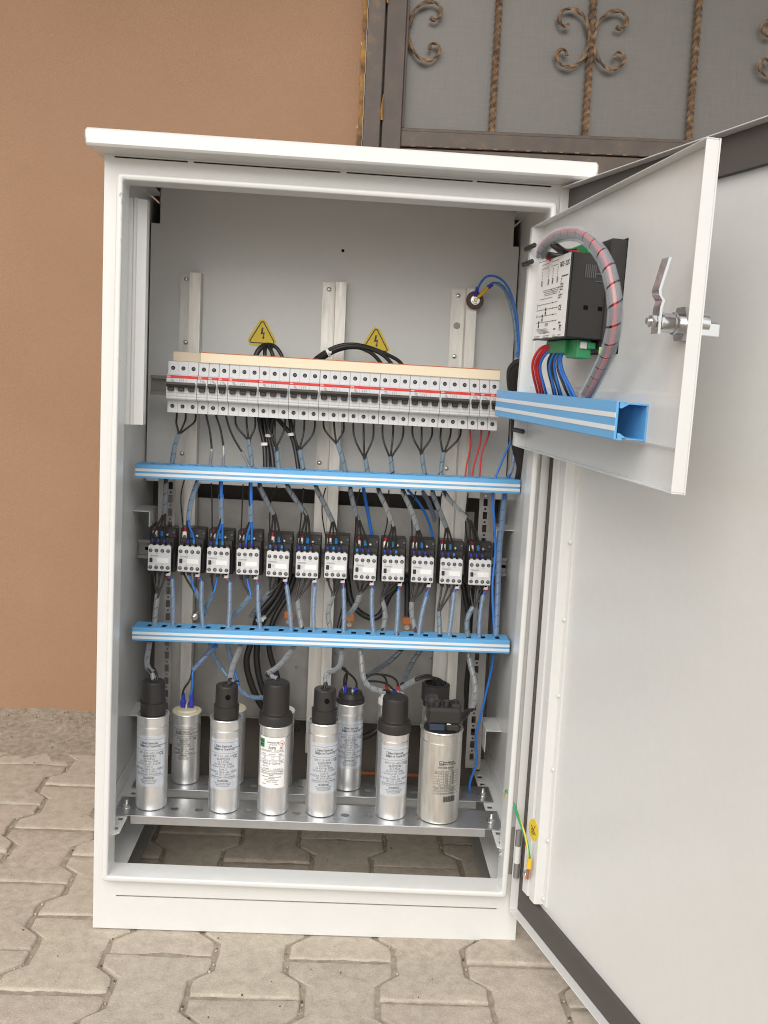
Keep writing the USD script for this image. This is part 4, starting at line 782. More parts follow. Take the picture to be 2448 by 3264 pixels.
t.part('nut', plate_xz(sg.Polygon([(c[0]+.0066*math.cos(a), c[2]+.0066*math.sin(a)) for a in np.linspace(.2, 2*math.pi+.2, 7)[:-1]]), c[1]-.0095, c[1]-.0047), 'zinc_bolt', smooth=20); t.part('bolt_end', ylathe([(0, .009), (.0036, .009), (.0036, .0125), (.0030, .0135), (0, .0135)], c, 14), 'brass')

t = Thing('power_controller', 'black power factor controller box with white wiring label on the inner door', 'controller', dpt(IDOOR, .31, 1.04, 0))
t.part('front_housing', I([box(.248, .382, .970, 1.104, -.006, .020, .002), box(.241, .389, .963, 1.111, -.012, -.002, .003)]), 'black_plastic')
bx = t.part('rear_case', I(box(.2395, .3760, .9830, 1.0840, .018, .0640, .0012)), 'black_plastic')
t.part('rear_cover', I(box(.2385, .3770, .9820, 1.0850, .0640, .0660, .0005)), 'black_plastic', parent=bx)
t.part('label', I(box(.2400, .3750, .9838, 1.0838, .0659, .0664, .0002)), 'label_white', parent=bx)
def ltext(s, h, u_, z_, bold=False, vert=False):
    m = text(s, h, .0002, bold); v = np.asarray(m.vertices)
    if vert: v = np.c_[-v[:, 1], v[:, 0], v[:, 2]]
    return I(trimesh.Trimesh(v+[u_, z_, .0665], m.faces, process=False))
def lline(u0, z0, u1, z1, w=.0004): 
    d_ = np.array([u1-u0, z1-z0]); d_ /= np.linalg.norm(d_); n_ = np.array([-d_[1], d_[0]])*w/2
    return I(hull([(u_+s*n_[0], z_+s*n_[1], q) for u_, z_ in ((u0, z0), (u1, z1)) for s in (-1, 1) for q in (.0665, .0668)]))
L = [ltext('RG3-12C', .0058, .336, 1.0695, True)]
for i, a in enumerate(('www.entes.com.tr', 'Un', 'In', '220 V ac', '45-65Hz', '7 VA max', 'IP', 'cos 0.80-1', 'k: 0.01-1')): L.append(ltext(a, .0022, .346-.001*i, 1.0565-.0032*i))
for u_ in (.262, .291, .309, .329): L += [ltext('L1 L2 L3', .0020, u_, 1.0600, vert=True), ltext('R', .0070, u_-.003, 1.0515, True)]
for i in range(4): L += [lline(.270+.003*i, 1.0450-.0022*i, .342-.003*i, 1.0450-.0022*i)]
L += [lline(.262, 1.0345, .315, 1.0345), lline(.249, 1.0275, .338, 1.0275), lline(.249, 1.0205, .338, 1.0205), lline(.249, 1.0125, .338, 1.0125), lline(.250, 1.0045, .338, 1.0045), lline(.252, 1.0275, .252, 1.0225), lline(.252, 1.0125, .252, 1.015)]
for u_, z_ in ((.290, 1.0205), (.290, 1.0155), (.277, 1.0125), (.277, 1.0078), (.263, 1.0045), (.263, .9995)): L.append(I(cyl((u_, z_, .0664), (u_, z_, .0669), .0023, 12)))
for u_, z_ in ((.308, 1.0445), (.315, 1.0423), (.320, 1.0401), (.318, 1.0275), (.320, 1.0205), (.322, 1.0125), (.325, 1.0045), (.338, 1.0450), (.338, 1.0205), (.338, 1.0045)): L.append(I(cyl((u_, z_, .0664), (u_, z_, .0669), .0009, 8)))
for u_ in (.293, .297, .301, .305): L.append(lline(u_, .9985, u_, 1.0030)); L.append(ltext('C', .0022, u_-.001, 1.0005))
for i in range(4): L.append(lline(.252+.006*i, .9955-.0016*i, .300+.005*i, .9955-.0016*i))
L += [ltext('CE', .0060, .344, 1.0165, True), ltext('RS485', .0022, .348, 1.0000), ltext('400 V', .0022, .330, .9928), ltext('Alarm', .0024, .352, .9962), ltext('OUT', .0022, .353, .9935), ltext('1-12', .0022, .353, .9908), ltext('C1..C12', .0018, .288, .9895)]
for a, b in ((.247, .272), (.288, .313), (.330, .339), (.351, .362)): L += [lline(a, .9865, b, .9865)]
for a, b in ((.247, .270), (.287, .312), (.328, .358)): L += [lline(a, .9846, b, .9846)]
for a, b in ((.258, .288), (.300, .328)): L += [lline(a, 1.0795, b, 1.0795), lline(a, 1.0740, b, 1.0740)]
t.part('wiring_print', L, 'print_ink', smooth=False, parent=bx)
E_ = lambda v0, v1, z0, z1, u_: box(u_, u_+.0012, z0, z1, v0, v1, 0)
for i in range(6): t.part('vent_slot', I(E_(.034+.0024*i, .0352+.0024*i, 1.055, 1.071, .3760)), 'grey_dark', parent=bx)
for v0 in (.040, .022): t.part('side_hole', I(box(.3762, .3766, 1.0175, 1.0225, v0, v0+.0055, 0)), 'dark_socket', parent=bx)
t.part('side_clip', I(box(.3762, .3772, 1.0600, 1.0615, .021, .034, 0)), 'grey_dark', parent=bx); t.part('side_clip', I(box(.3762, .3772, 1.0515, 1.0525, .022, .034, 0)), 'grey_dark', parent=bx)
t.part('connector', I([box(.300, .372, 1.0845, 1.0985, .030, .0450, .001)]), 'green_plastic', label='green plug connector on top')
for a, b, v0, v1, z0 in ((.250, .330, .020, .050, .9660), (.318, .362, .026, .044, .9600)): t.part('connector', I(box(a, b, z0, .9825, v0, v1, .001)), 'green_plastic', label='green plug connector below')
t.part('connector', I(box(.352, .366, .9720, .9800, .022, .032, .0008)), 'green_plastic'); t.part('connector', I(box(.352, .3655, .9715, .9800, .0325, .041, .0008)), 'grey_plastic', label='pale grey plug connector')
t.part('sticker', I(box(.3762+.006, .3765+.006, .9660, .9745, .0195, .0235, .0001)), 'lime_sticker')

# ---------------------------------------------------------------- wiring
# every bundle is a thing: its wires and the spiral wrap round them are its parts. Points are (x, y) in the photograph and a depth.
def pts3(l, y=None):
    out = []
    for q in l:
        out.append(at(q[0], q[1], q[2] if len(q) > 2 else y))
    return np.array(out)
def wire_path(l, y=None): return resample(pts3(l, y), step=.006)
def bundle(name, lab, cat, wires=(), wraps=(), ties=(), group=None, extra=None):
    """wires: (points, radius, material); wraps: (points, radius, material, pitch); ties: (point, radius, tilt)"""
    first = pts3((wires[0] if wires else wraps[0])[0])[0]
    t = Thing(name, lab, cat, first, group)
    for w in wires: t.part('wire', tube(wire_path(w[0]), w[1], 7 if w[1] < .003 else 10), w[2], smooth=60)
    for w in wraps:
        C = wire_path(w[0])
        if cat == 'wires' and name == 'capacitor_leads':
            T_, N_, B2 = frames(C)
            for a in (0.4, 2.5, 4.6): t.part('wire', tube(C+w[1]*.42*(math.cos(a)*N_+math.sin(a)*B2), w[1]*.38, 7), WBL if w[2] == 'wrap_blue' else WB, smooth=60)
        t.part('spiral_wrap', spiral(C, w[1], w[3]*1.25 if len(w) > 3 else .018, turn0=rng.uniform(0, 6)), w[2], smooth=50)
    for (px, py, Y, r, dx, dz) in ties:
        c_ = at(px, py, Y); d_ = np.array([dx, 0, dz])/math.hypot(dx, dz)*.0026
        tt = t.part('cable_tie', cyl(c_-d_, c_+d_, r, 14), 'tie_white'); t.part('tie_head', box(c_[0]+.001, c_[0]+.0065, c_[1]-r-.003, c_[1]-r+.002, c_[2]-.0022, c_[2]+.0022, .0005), 'tie_white', parent=tt)
    return t
WB, WR, WBL = 'wire_black', 'wire_red', 'wire_blue'
YB = .205
# breakers down to the upper duct: three leads gather into one wrap
G = [([(564, 1319), (592, 1319), (623, 1321)], [(572, 1378), (560, 1410), (547, 1476)], 'leftmost triple circuit breaker'),
     ([(751, 1325), (786, 1326), (813, 1328)], [(793, 1400), (798, 1440), (806, 1490)], 'second triple circuit breaker'),
     ([(878, 1333), (909, 1335), (850, 1333)], [(881, 1424), (884, 1450), (890, 1492)], 'third triple circuit breaker, beside the thick cables'),
     ([(939, 1335), (970, 1337), (1003, 1339)], [(955, 1433), (960, 1460), (970, 1496)], 'fourth triple circuit breaker'),
     ([(1032, 1340), (1065, 1342), (1095, 1344)], [(1073, 1408), (1086, 1441), (1103, 1500)], 'fifth triple circuit breaker'),
     ([(1127, 1346), (1159, 1348), (1190, 1349)], [(1162, 1452), (1166, 1470), (1174, 1503)], 'sixth triple circuit breaker'),
     ([(1220, 1351), (1253, 1353), (1285, 1354)], [(1245, 1454), (1247, 1472), (1252, 1506)], 'seventh triple circuit breaker'),
     ([(1315, 1355), (1344, 1356), (1377, 1358)], [(1343, 1437), (1346, 1465), (1356, 1510)], 'eighth triple circuit breaker'),
     ([(1406, 1359), (1437, 1360), (1468, 1362)], [(1414, 1441), (1410, 1465), (1404, 1512)], 'rightmost triple circuit breaker')]
for st_, wr, where in G:
    ws = []
    for i, s in enumerate(st_):
        o = (-4, 0, 4)[i] if len(st_) == 3 else 0; mid = (s[0]*.72+wr[0][0]*.28+o, s[1]*.45+wr[0][1]*.55)
        ws.append(([(s[0], s[1]-9, .212), (s[0]+o*.2, s[1]+14, .212), (*mid, YB), (wr[0][0]+o*.75, wr[0][1]+4, YB), (wr[1][0]+o*.7, wr[1][1], YB), (wr[2][0]+o*.7, wr[2][1]+14, .203)], .00185, WB))
    bundle('breaker_leads', f'three black leads gathering below the {where}', 'wires', ws, [(([(x_, y_, YB) for x_, y_ in wr[:-1]]+[(wr[-1][0], wr[-1][1]+12, .203)]), .0046, 'wrap_blue' if st_[0][0] > 560 else 'wrap_clear', .015)])
for l, sv, lab in (([(656, 1312), (660, 1335), (668, 1370), (675, 1430), (672, 1455), (668, 1495)], [(675, 1437), (673, 1455), (668, 1495)], 'single black lead under the first narrow circuit breaker'),
               ([(686, 1314), (692, 1335), (702, 1365), (712, 1420), (713, 1450), (711, 1497)], [(713, 1447), (712, 1470), (711, 1497)], 'single black lead under the second narrow circuit breaker'),
               ([(719, 1316), (725, 1345), (742, 1390), (771, 1440), (782, 1462), (800, 1497)], [(771, 1440), (782, 1462), (800, 1497)], 'single black lead under the third narrow circuit breaker, slanting right')):
    bundle('breaker_lead', lab, 'wire', [([(a, b, .208) for a, b in l[:4]], .0019, WB), ([(a, b, .208) for a, b in l[3:]], .0010, 'grey_plastic')], [([(a, b, .207) for a, b in sv], .0030, 'wrap_grey', .02)])
for l, lab in (([(1497, 1358), (1499, 1395), (1498, 1430), (1489, 1475), (1481, 1535)], 'leftmost of three red leads under the narrow breakers at right'), ([(1533, 1360), (1533, 1390), (1526, 1430), (1512, 1480), (1503, 1536)], 'middle one of three red leads under the narrow breakers at right'), ([(1561, 1362), (1555, 1395), (1540, 1432), (1532, 1475), (1528, 1537)], 'rightmost of three red leads under the narrow breakers at right')):
    bundle('red_lead', lab, 'wire', [([(a, b, .206) for a, b in l], .0016, WR)])
# thick black cables left of the middle
bundle('thick_cables', 'thick black cables with white ties running down behind the breakers into the duct', 'cables',
       [([(824, 1320, .235), (833, 1375, .23), (842, 1415, .225), (846, 1505, .215)], .0042, WB), ([(838, 1322, .24), (846, 1375, .235), (852, 1420, .23), (856, 1505, .215)], .0040, WB), ([(858, 1325, .24), (856, 1386, .235), (866, 1440, .23), (872, 1508, .215)], .0046, WB), ([(872, 1325, .235), (864, 1386, .235), (876, 1440, .23), (880, 1508, .215)], .0040, WB)],
       ties=[(842, 1415, .225, .0062, .1, -1), (857, 1388, .232, .0072, .0, -1)])
bundle('thick_cables', 'pair of thick black cables with one white tie slanting right into the duct', 'cables',
       [([(880, 1328, .235), (905, 1358, .23), (927, 1386, .225), (941, 1430, .222), (953, 1508, .212)], .0042, WB), ([(924, 1328, .235), (928, 1360, .23), (934, 1390, .228), (948, 1430, .225), (962, 1508, .214)], .0042, WB)], ties=[(928, 1384, .222, .0068, .2, -1)])
# cables looping over the breakers
bundle('looped_cables', 'four black cables looping out below the left warning sign', 'cables',
       [([(813, 1150, .262), (818, 1128, .262), (832, 1108, .266), (850, 1100, .276), (862, 1110, .300)], .0050, WB), ([(845, 1150, .258), (844, 1125, .262), (846, 1108, .270), (852, 1102, .285)], .0036, WB), ([(874, 1150, .258), (866, 1122, .262), (857, 1106, .268), (850, 1100, .285)], .0036, WB), ([(904, 1152, .258), (895, 1128, .262), (880, 1107, .266), (862, 1099, .272), (846, 1098, .285)], .0036, WB)])
bundle('looped_cables', 'black cable bundle arching over the breakers to the right warning sign', 'cables',
       [([(996, 1152, .268), (1012, 1138, .262), (1045, 1117, .256), (1085, 1101, .254), (1130, 1098, .254), (1185, 1110, .257), (1240, 1133, .262), (1270, 1150, .266), (1284, 1166, .268)], .0036, WB),
        ([(1008, 1156, .262), (1020, 1142, .256), (1048, 1124, .250), (1088, 1107, .248), (1130, 1103, .250), (1180, 1112, .255), (1225, 1135, .260), (1252, 1165, .262)], .0036, WB),
        ([(1015, 1160, .268), (1025, 1147, .262), (1048, 1130, .258), (1090, 1112, .256), (1130, 1107, .256), (1165, 1115, .258), (1195, 1135, .260), (1218, 1163, .262)], .0036, WB)], ties=[(1046, 1123, .254, .0092, 1, .55)])
# right hand side
bundle('neutral_lead', 'blue lead with yellow lug rising from the insulator and bending right', 'wire', [([(1521, 937, .292), (1524, 918, .286), (1545, 886, .272), (1568, 879, .262), (1600, 892, .250), (1628, 935, .235), (1646, 1000, .228), (1652, 1060, .228), (1656, 1140, .228)], .0021, WBL)])
tt = bundle('neutral_lead', 'blue lead in pale wrap leaving the yellow lug of the insulator', 'wire', [([(1560, 910, .285), (1574, 902, .275), (1600, 912, .258), (1622, 950, .245), (1638, 1010, .236), (1646, 1080, .232), (1650, 1140, .23)], .0024, WBL)], [([(1580, 901, .272), (1602, 914, .257), (1622, 950, .245), (1638, 1010, .236), (1646, 1080, .232), (1650, 1140, .23)], .0042, 'wrap_blue', .016)])
p = at(1541, 931, .288); q = at(1556, 916, .285); tt.part('lug_sleeve', tube(np.array([at(1524, 948, .290), p, q]), .0052, 12, .6), 'ferrule_yellow'); tt.part('cable_collar', tube(np.array([q, at(1570, 906, .280)]), [.0044, .0032], 10), 'ferrule_blue')
p = at(1521, 940, .29); tt.part('lug_collar', tube(np.array([at(1517, 944, .294), at(1522, 916, .286)]), [.0042, .0030], 10), 'ferrule_blue')
bundle('neutral_run', 'plain blue cable running down beside the right wall to the shelf', 'cable', [([(1632, 1400, .215), (1620, 1425, .212), (1600, 1470, .208), (1577, 1528, .203)], .0021, WBL), ([(1570, 1570, .20), (1575, 1660, .205), (1579, 1760, .222), (1571, 1840, .215), (1571, 1930, .21), (1577, 2045, .202)], .0024, WBL), ([(1575, 2075, .205), (1565, 2140, .22), (1550, 2205, .225), (1528, 2300, .225), (1516, 2362, .225), (1519, 2427, .225), (1500, 2485, .222), (1497, 2520, .225), (1501, 2545, .235)], .0023, WBL)])
bundle('neutral_run', 'blue cable in pale spiral wrap beside the right wall, ending at the lower duct', 'cable', [([(1637, 1440, .222), (1636, 1480, .216), (1617, 1530, .203)], .0022, WBL), ([(1609, 1575, .203), (1598, 1680, .212), (1591, 1760, .222), (1586, 1900, .215), (1581, 2030, .203)], .0030, WBL)], [([(1638, 1450, .221), (1633, 1492, .215), (1618, 1526, .205)], .0042, 'wrap_clear', .02), ([(1609, 1575, .203), (1598, 1680, .212), (1591, 1760, .222), (1586, 1900, .215), (1581, 2026, .203)], .0054, 'wrap_blue', .016)])
# flat black braided loom passing behind the door duct
C = resample(np.array([at(1672, 1150, .12), at(1640, 1172, .135), at(1633, 1225, .15), at(1640, 1285, .155), at(1644, 1360, .165), at(1652, 1430, .175), at(1667, 1480, .185), at(1655, 1545, .197)]), step=.005); lm = Thing('braided_loom', 'wide flat black braided cable loom hanging beside the inner door hinge', 'cable loom', C[0])
lm.part('sleeve', tube(C, np.interp(np.linspace(0, 1, len(C)), [0, .15, .45, .8, 1], [.007, .011, .007, .0125, .011]), 14, .55, np.array([0, 1.0, 0])), 'black_rubber', smooth=60)
for i in range(5):
    o = (i-2)*.0036; lm.part('wire', tube(C+np.array([o, -.0052+.0004*abs(i-2), 0])*np.interp(np.linspace(0, 1, len(C)), [0, .15, .45, .8, 1], [.6, 1, .62, 1.1, 1])[:, None], .0016, 6), 'wire_black', smooth=60)
# upper duct to contactor tops
YD, YT = .203, .226
def top(i, k_): return CPOS[i]+np.array([.0048+.0104*k_, .0150, .0030])
B_ = [(0, [(529, 1536), (527, 1590), (524, 1640)], 3, 'wrap_grey', WB), (4, [(825, 1545), (850, 1598), (872, 1638)], 3, 'wrap_grey', WB), (5, [(913, 1549), (945, 1597), (975, 1642)], 3, 'wrap_grey', WB), (6, [(1004, 1552), (1034, 1607), (1059, 1661)], 3, 'wrap_grey', WB), (7, [(1116, 1557), (1127, 1610), (1141, 1657)], 3, 'wrap_grey', WB), (8, [(1203, 1560), (1230, 1615), (1253, 1676)], 3, 'wrap_clear', WB), (9, [(1281, 1563), (1310, 1625), (1331, 1688)], 3, 'wrap_clear', WB), (10, [(1376, 1566), (1400, 1625), (1422, 1680)], 3, 'wrap_grey', WB), (11, [(1411, 1568), (1450, 1612), (1494, 1659)], 3, 'wrap_clear', WB),
      (1, [(633, 1535), (610, 1592), (600, 1668)], 2, 'wrap_blue', WBL), (2, [(705, 1540), (704, 1600), (706, 1668)], 3, 'wrap_blue', WBL), (3, [(799, 1543), (799, 1600), (800, 1662)], 3, 'wrap_blue', WBL)]
for i, wr, n, mat, col in B_:
    ws = []
    for k_ in range(n):
        e = top(i, k_ if n == 3 else k_+1); o = (k_-1)*4.0
        m_ = at(wr[2][0]+o*.9, wr[2][1]+6, .212); l = [at(wr[0][0]+o*.8, wr[0][1]-10, YD), at(wr[1][0]+o*.8, wr[1][1], .205), at(wr[2][0]+o*.8, wr[2][1]-4, .210), m_*.35+e*.65+np.array([0, -.002, .010]), e+np.array([0, 0, .007]), e]
        c_ = WB if (col == WBL and k_ == 0) else col
        ws.append((l, c_))
    t = Thing('contactor_leads', f'{"blue" if col == WBL else "black"} leads in spiral wrap feeding the {ords[i]} contactor from above', 'wires', ws[0][0][0])
    for l, c_ in ws:
        C = resample(l, step=.006); t.part('wire', tube(C, .0019, 7), c_, smooth=60)
        t.part('ferrule', cyl(C[-1]+[0, 0, .0005], C[-1]+[0, 0, .0065], .0023, 10), 'ferrule_sky' if rng.random() < .3 else 'ferrule_blue')
    w0 = wr if col != WBL or i == 1 else [(wr[0][0], wr[0][1]+60-25*(i == 2)), wr[1] if i == 2 else (799, 1615), wr[2]]
    t.part('spiral_wrap', spiral(resample(np.array([at(a, b, y_) for (a, b), y_ in zip(w0, (YD, .205, .210))])), .0047, .019, turn0=rng.uniform(0, 6)), mat, smooth=50)
for i, l in ((1, [(588, 1528), (577, 1580), (580, 1640), (586, 1706)]), (2, [(674, 1540), (676, 1620), (676, 1706)]), (3, [(775, 1544), (772, 1620), (768, 1708)]), (4, [(883, 1550), (866, 1585), (860, 1640), (860, 1710)]), (5, [(968, 1556), (962, 1620), (958, 1670), (952, 1714)]), (6, [(1038, 1555), (1028, 1600), (1028, 1650), (1040, 1718)]), (7, [(1148, 1558), (1136, 1605), (1134, 1660), (1132, 1722)]), (8, [(1240, 1562), (1235, 1620), (1234, 1665), (1219, 1728)]), (9, [(1326, 1566), (1315, 1610), (1313, 1670), (1314, 1730)]), (10, [(1408, 1570), (1402, 1620), (1400, 1670), (1399, 1732)]), (11, [(1492, 1572), (1486, 1620), (1484, 1670), (1492, 1736)])):
    bundle('coil_lead', f'single thin black lead to the coil of the {ords[i]} contactor', 'wire', [([(a, b, .21+.010*j) for j, (a, b) in enumerate(l)], .00125, WB)])
bundle('slack_leads', 'dark blue cable dropping behind the eighth contactor', 'cable', [([(1158, 1556, .25), (1170, 1620, .27), (1187, 1716, .28)], .0034, WBL)])
bundle('slack_leads', 'pair of wrapped blue leads slanting behind the tenth and eleventh contactors', 'cables', [([(1300, 1562, .24), (1340, 1610, .26), (1372, 1680, .28), (1384, 1740, .28)], .0026, WBL), ([(1346, 1566, .24), (1370, 1610, .26), (1386, 1660, .28)], .0026, WBL)], [([(1346, 1566, .24), (1370, 1610, .26), (1386, 1660, .28)], .0045, 'wrap_grey', .016)])
# contactors to lower duct: straight wrapped coil returns
TB = [((549, 1846), (551, 2003)), ((643, 1854), (649, 2006)), ((733, 1857), (727, 2010)), ((823, 1865), (831, 2008)), ((913, 1865), (929, 2012)), ((1005, 1865), (1001, 2018)), ((1095, 1876), (1095, 2020)), ((1186, 1876), (1192, 2024)), ((1270, 1880), (1262, 2028)), ((1363, 1889), (1333, 2032)), ((1447, 1889), (1428, 2034)), ((1540, 1897), (1527, 2042))]
for i, (a, b) in enumerate(TB):
    m_ = ((a[0]+b[0])/2-(4 if i % 2 else -2), (a[1]+b[1])/2); e = CPOS[i]+np.array([.0355, .017, -CH-.013])
    t = Thing('coil_return', f'straight blue lead in pale wrap below the {ords[i]} contactor', 'wire', e); P_ = [e, at(a[0], a[1], .222), at(m_[0], m_[1], .210), at(b[0], b[1]+8, .198)]
    t.part('wire', tube(resample(P_, step=.006), .0019, 7), WBL, smooth=60); t.part('spiral_wrap', spiral(resample(np.array(P_[1:])), .0042, .019, .95, rng.uniform(0, 6)), 'wrap_blue', smooth=50)
GB = [(0, [(502, 1893, .212), (496, 1945, .206), (491, 2005, .2)], WB, 'wrap_clear'), (1, [(619, 1877, .215), (640, 1920, .225), (655, 1962, .24)], WBL, 'wrap_blue'), (2, [(682, 1885, .212), (666, 1920, .225), (652, 1952, .24)], WBL, 'wrap_blue'), (3, [(798, 1898, .212), (775, 1930, .222), (740, 1966, .24)], WBL, 'wrap_blue'), (4, [(862, 1885, .215), (838, 1915, .225), (800, 1966, .25)], WB, 'wrap_grey'), (5, [(946, 1908, .215), (953, 1950, .212), (964, 2008, .204)], WB, 'wrap_clear'), (6, [(1063, 1896, .215), (1046, 1950, .215), (1054, 2008, .21)], WB, 'wrap_clear'), (7, [(1148, 1889, .212), (1136, 1926, .220), (1106, 1966, .24)], WB, 'wrap_clear'), (8, [(1217, 1910, .212), (1228, 1965, .212), (1219, 2014, .21)], WB, 'wrap_clear'), (9, [(1312, 1918, .215), (1313, 1965, .212), (1326, 2012, .206)], WB, 'wrap_clear'), (10, [(1399, 1948, .215), (1400, 1980, .212), (1402, 2022, .206)], WB, 'wrap_blue'), (11, [(1508, 1935, .212), (1489, 1973, .208), (1491, 2030, .202)], WB, 'wrap_blue')]
for i, wr, col, mat in GB:
    t = Thing('load_leads', f'leads from the foot of the {ords[i]} contactor gathered into spiral wrap', 'wires', at(*wr[0]))
    for k_ in range(3 if col == WB else 2):
        e = CPOS[i]+np.array([.007+.0115*k_, .020, -CH-.006]); o = (k_-1)*3.4; l = [e, e*.55+at(wr[0][0]+o, wr[0][1], wr[0][2])*.45+np.array([0, 0, -.002]), at(wr[0][0]+o, wr[0][1]+2, wr[0][2]), at(wr[1][0]+o, wr[1][1], wr[1][2]), at(wr[2][0]+o, wr[2][1], wr[2][2])]
        t.part('wire', tube(resample(l, step=.006), .0019, 7), WB if (k_ == 0 and col == WBL) else col, smooth=60)
    t.part('spiral_wrap', spiral(resample(np.array([at(*q) for q in wr])), .0048, .017, turn0=rng.uniform(0, 6)), mat, smooth=50)
# thick supply cables low at the back
bundle('supply_cables', 'three thick black supply cables curving down at the back left of the middle rail', 'cables',
       [([(905, 1800, .30), (890, 1870, .30), (858, 1920, .295), (823, 1965, .29), (803, 2040, .29), (786, 2100, .29), (796, 2165, .29), (828, 2240, .29), (870, 2290, .30)], .0062, WB), ([(925, 1800, .31), (900, 1880, .305), (865, 1940, .30), (835, 1985, .295), (822, 2040, .295), (818, 2100, .295), (835, 2190, .295), (868, 2260, .30)], .0062, WB), ([(940, 1830, .315), (915, 1900, .31), (885, 1950, .305), (860, 2020, .30), (862, 2090, .30), (882, 2150, .30), (905, 2230, .30), (950, 2330, .31)], .0055, WB)], ties=[(832, 1972, .285, .0105, .4, -1)])
bundle('supply_cables', 'thick black cable looping behind the seventh to tenth contactors', 'cables', [([(1100, 1790, .31), (1112, 1880, .305), (1130, 1935, .30), (1185, 1970, .30), (1215, 1955, .30), (1240, 1900, .30), (1300, 1840, .30)], .0058, WB), ([(1297, 1830, .315), (1298, 1900, .31), (1297, 1965, .305)], .0055, WB), ([(1108, 1890, .315), (1090, 1960, .31), (1078, 2010, .30)], .0046, WB)])
bundle('supply_cables', 'thick black cable hanging between right upright rail and perforated angle', 'cable', [([(1470, 1780, .29), (1478, 1870, .29), (1492, 1950, .29), (1500, 2060, .29), (1488, 2200, .295), (1505, 2330, .30)], .0058, WB)])
for px, py, lab in ((921, 1965, 'leftmost orange cable lug behind the fifth contactor'), (1114, 1974, 'middle orange cable lug behind the seventh contactor'), (1297, 1984, 'rightmost orange cable lug behind the ninth contactor')):
    c_ = at(px, py, .300); t = Thing('cable_lug', lab, 'cable lug', c_); t.part('sleeve', box(c_[0]-.009, c_[0]+.009, c_[1]-.003, c_[1]+.003, c_[2]-.004, c_[2]+.010, .001), 'lug_orange'); t.part('bolt', ylathe([(0, .003), (.0055, .003), (.0055, .007), (0, .007)], (c_[0], c_[1], c_[2]-.008), 6), 'zinc_bolt')
c_ = at(622, 1962, .31); t = Thing('earth_bolt', 'loose shiny bolt end behind the second contactor', 'bolt', c_); t.part('thread', ylathe([(0, -.02), (.0040, -.02), (.0040, .020), (0, .021)], c_, 14), 'zinc_bolt'); t.part('nut', ylathe([(0, .004), (.0072, .004), (.0072, .010), (0, .010)], c_, 6), 'zinc_bolt')
# lower duct to the capacitors
YC = YF-.004
bundle('capacitor_leads', 'black leads in pale wrap entering the leftmost front capacitor', 'wires', [([(492, 2130, .13), (501, 2152, .118), (503, 2190, YC)], .0020, WB), ([(478, 2060, .19), (469, 2100, .16), (470, 2128, .14), (482, 2145, .12), (489, 2170, .115), (492, 2195, YC)], .0020, WB)], [([(479, 2035, .20), (470, 2090, .17), (470, 2126, .145), (492, 2146, .122)], .0050, 'wrap_clear', .014), ([(486, 2146, .120), (490, 2172, .114)], .0044, 'wrap_clear', .014)])
bundle('capacitor_leads', 'bright blue and black leads on the cream lidded rear capacitor', 'wires', [([(686, 2058, .24), (650, 2098, .24), (620, 2132, .228), (614, 2148, .222), (614, 2180, .220), (606, 2224, YR)], .0022, WBL), ([(612, 2140, .228), (603, 2172, .222), (587, 2195, .220), (582, 2226, YR)], .0019, WB)], [([(690, 2055, .24), (650, 2098, .24), (613, 2138, .226)], .0052, 'wrap_blue', .016)])
bundle('capacitor_leads', 'black leads in pale wrap entering the second front capacitor', 'wires', [([(738, 2150, .13), (733, 2175, .116), (728, 2206, YC)], .0020, WB), ([(735, 2152, .13), (728, 2178, .116), (722, 2206, YC)], .0020, WB), ([(760, 2172, .14), (750, 2172, .125), (738, 2190, .115), (734, 2206, YC)], .0016, WB)], [([(772, 2045, .20), (758, 2085, .18), (743, 2120, .15), (734, 2165, .122)], .0049, 'wrap_clear', .0135)])
bundle('slack_leads', 'long blue wrapped lead drooping from the duct behind the second capacitor', 'cable', [([(668, 2050, .24), (690, 2105, .25), (722, 2150, .25), (752, 2180, .24), (775, 2210, .24), (805, 2224, .24), (850, 2222, .25)], .0026, WBL), ([(725, 2050, .25), (735, 2100, .25), (752, 2150, .25), (762, 2185, .24)], .0024, WBL)], [([(668, 2050, .24), (690, 2105, .25), (722, 2150, .25), (752, 2180, .24), (775, 2210, .24), (805, 2224, .24), (850, 2222, .25)], .0046, 'wrap_blue', .016), ([(725, 2050, .25), (735, 2100, .25), (752, 2150, .25)], .0044, 'wrap_blue', .016)])
bundle('capacitor_leads', 'black leads in pale wrap bending into the white labelled capacitor', 'wires', [([(876, 2158, .126), (886, 2172, .116), (892, 2190, YC)], .0020, WB), ([(872, 2158, .126), (877, 2174, .116), (880, 2190, YC)], .0020, WB), ([(870, 2160, .126), (869, 2176, .116), (868, 2190, YC)], .0020, WB)], [([(945, 2050, .20), (915, 2092, .18), (880, 2130, .15), (850, 2152, .135), (866, 2156, .128), (884, 2164, .122)], .0049, 'wrap_clear', .0135)])
bundle('capacitor_leads', 'black leads in pale wrap entering the fourth front capacitor', 'wires', [([(1036, 2178, .12), (1034, 2196, .116), (1030, 2212, YC)], .0020, WB), ([(1042, 2176, .12), (1042, 2194, .116), (1040, 2212, YC)], .0020, WB)], [([(1090, 2055, .20), (1088, 2100, .18), (1076, 2132, .155), (1042, 2148, .130), (1037, 2185, .118)], .0048, 'wrap_clear', .0135)])
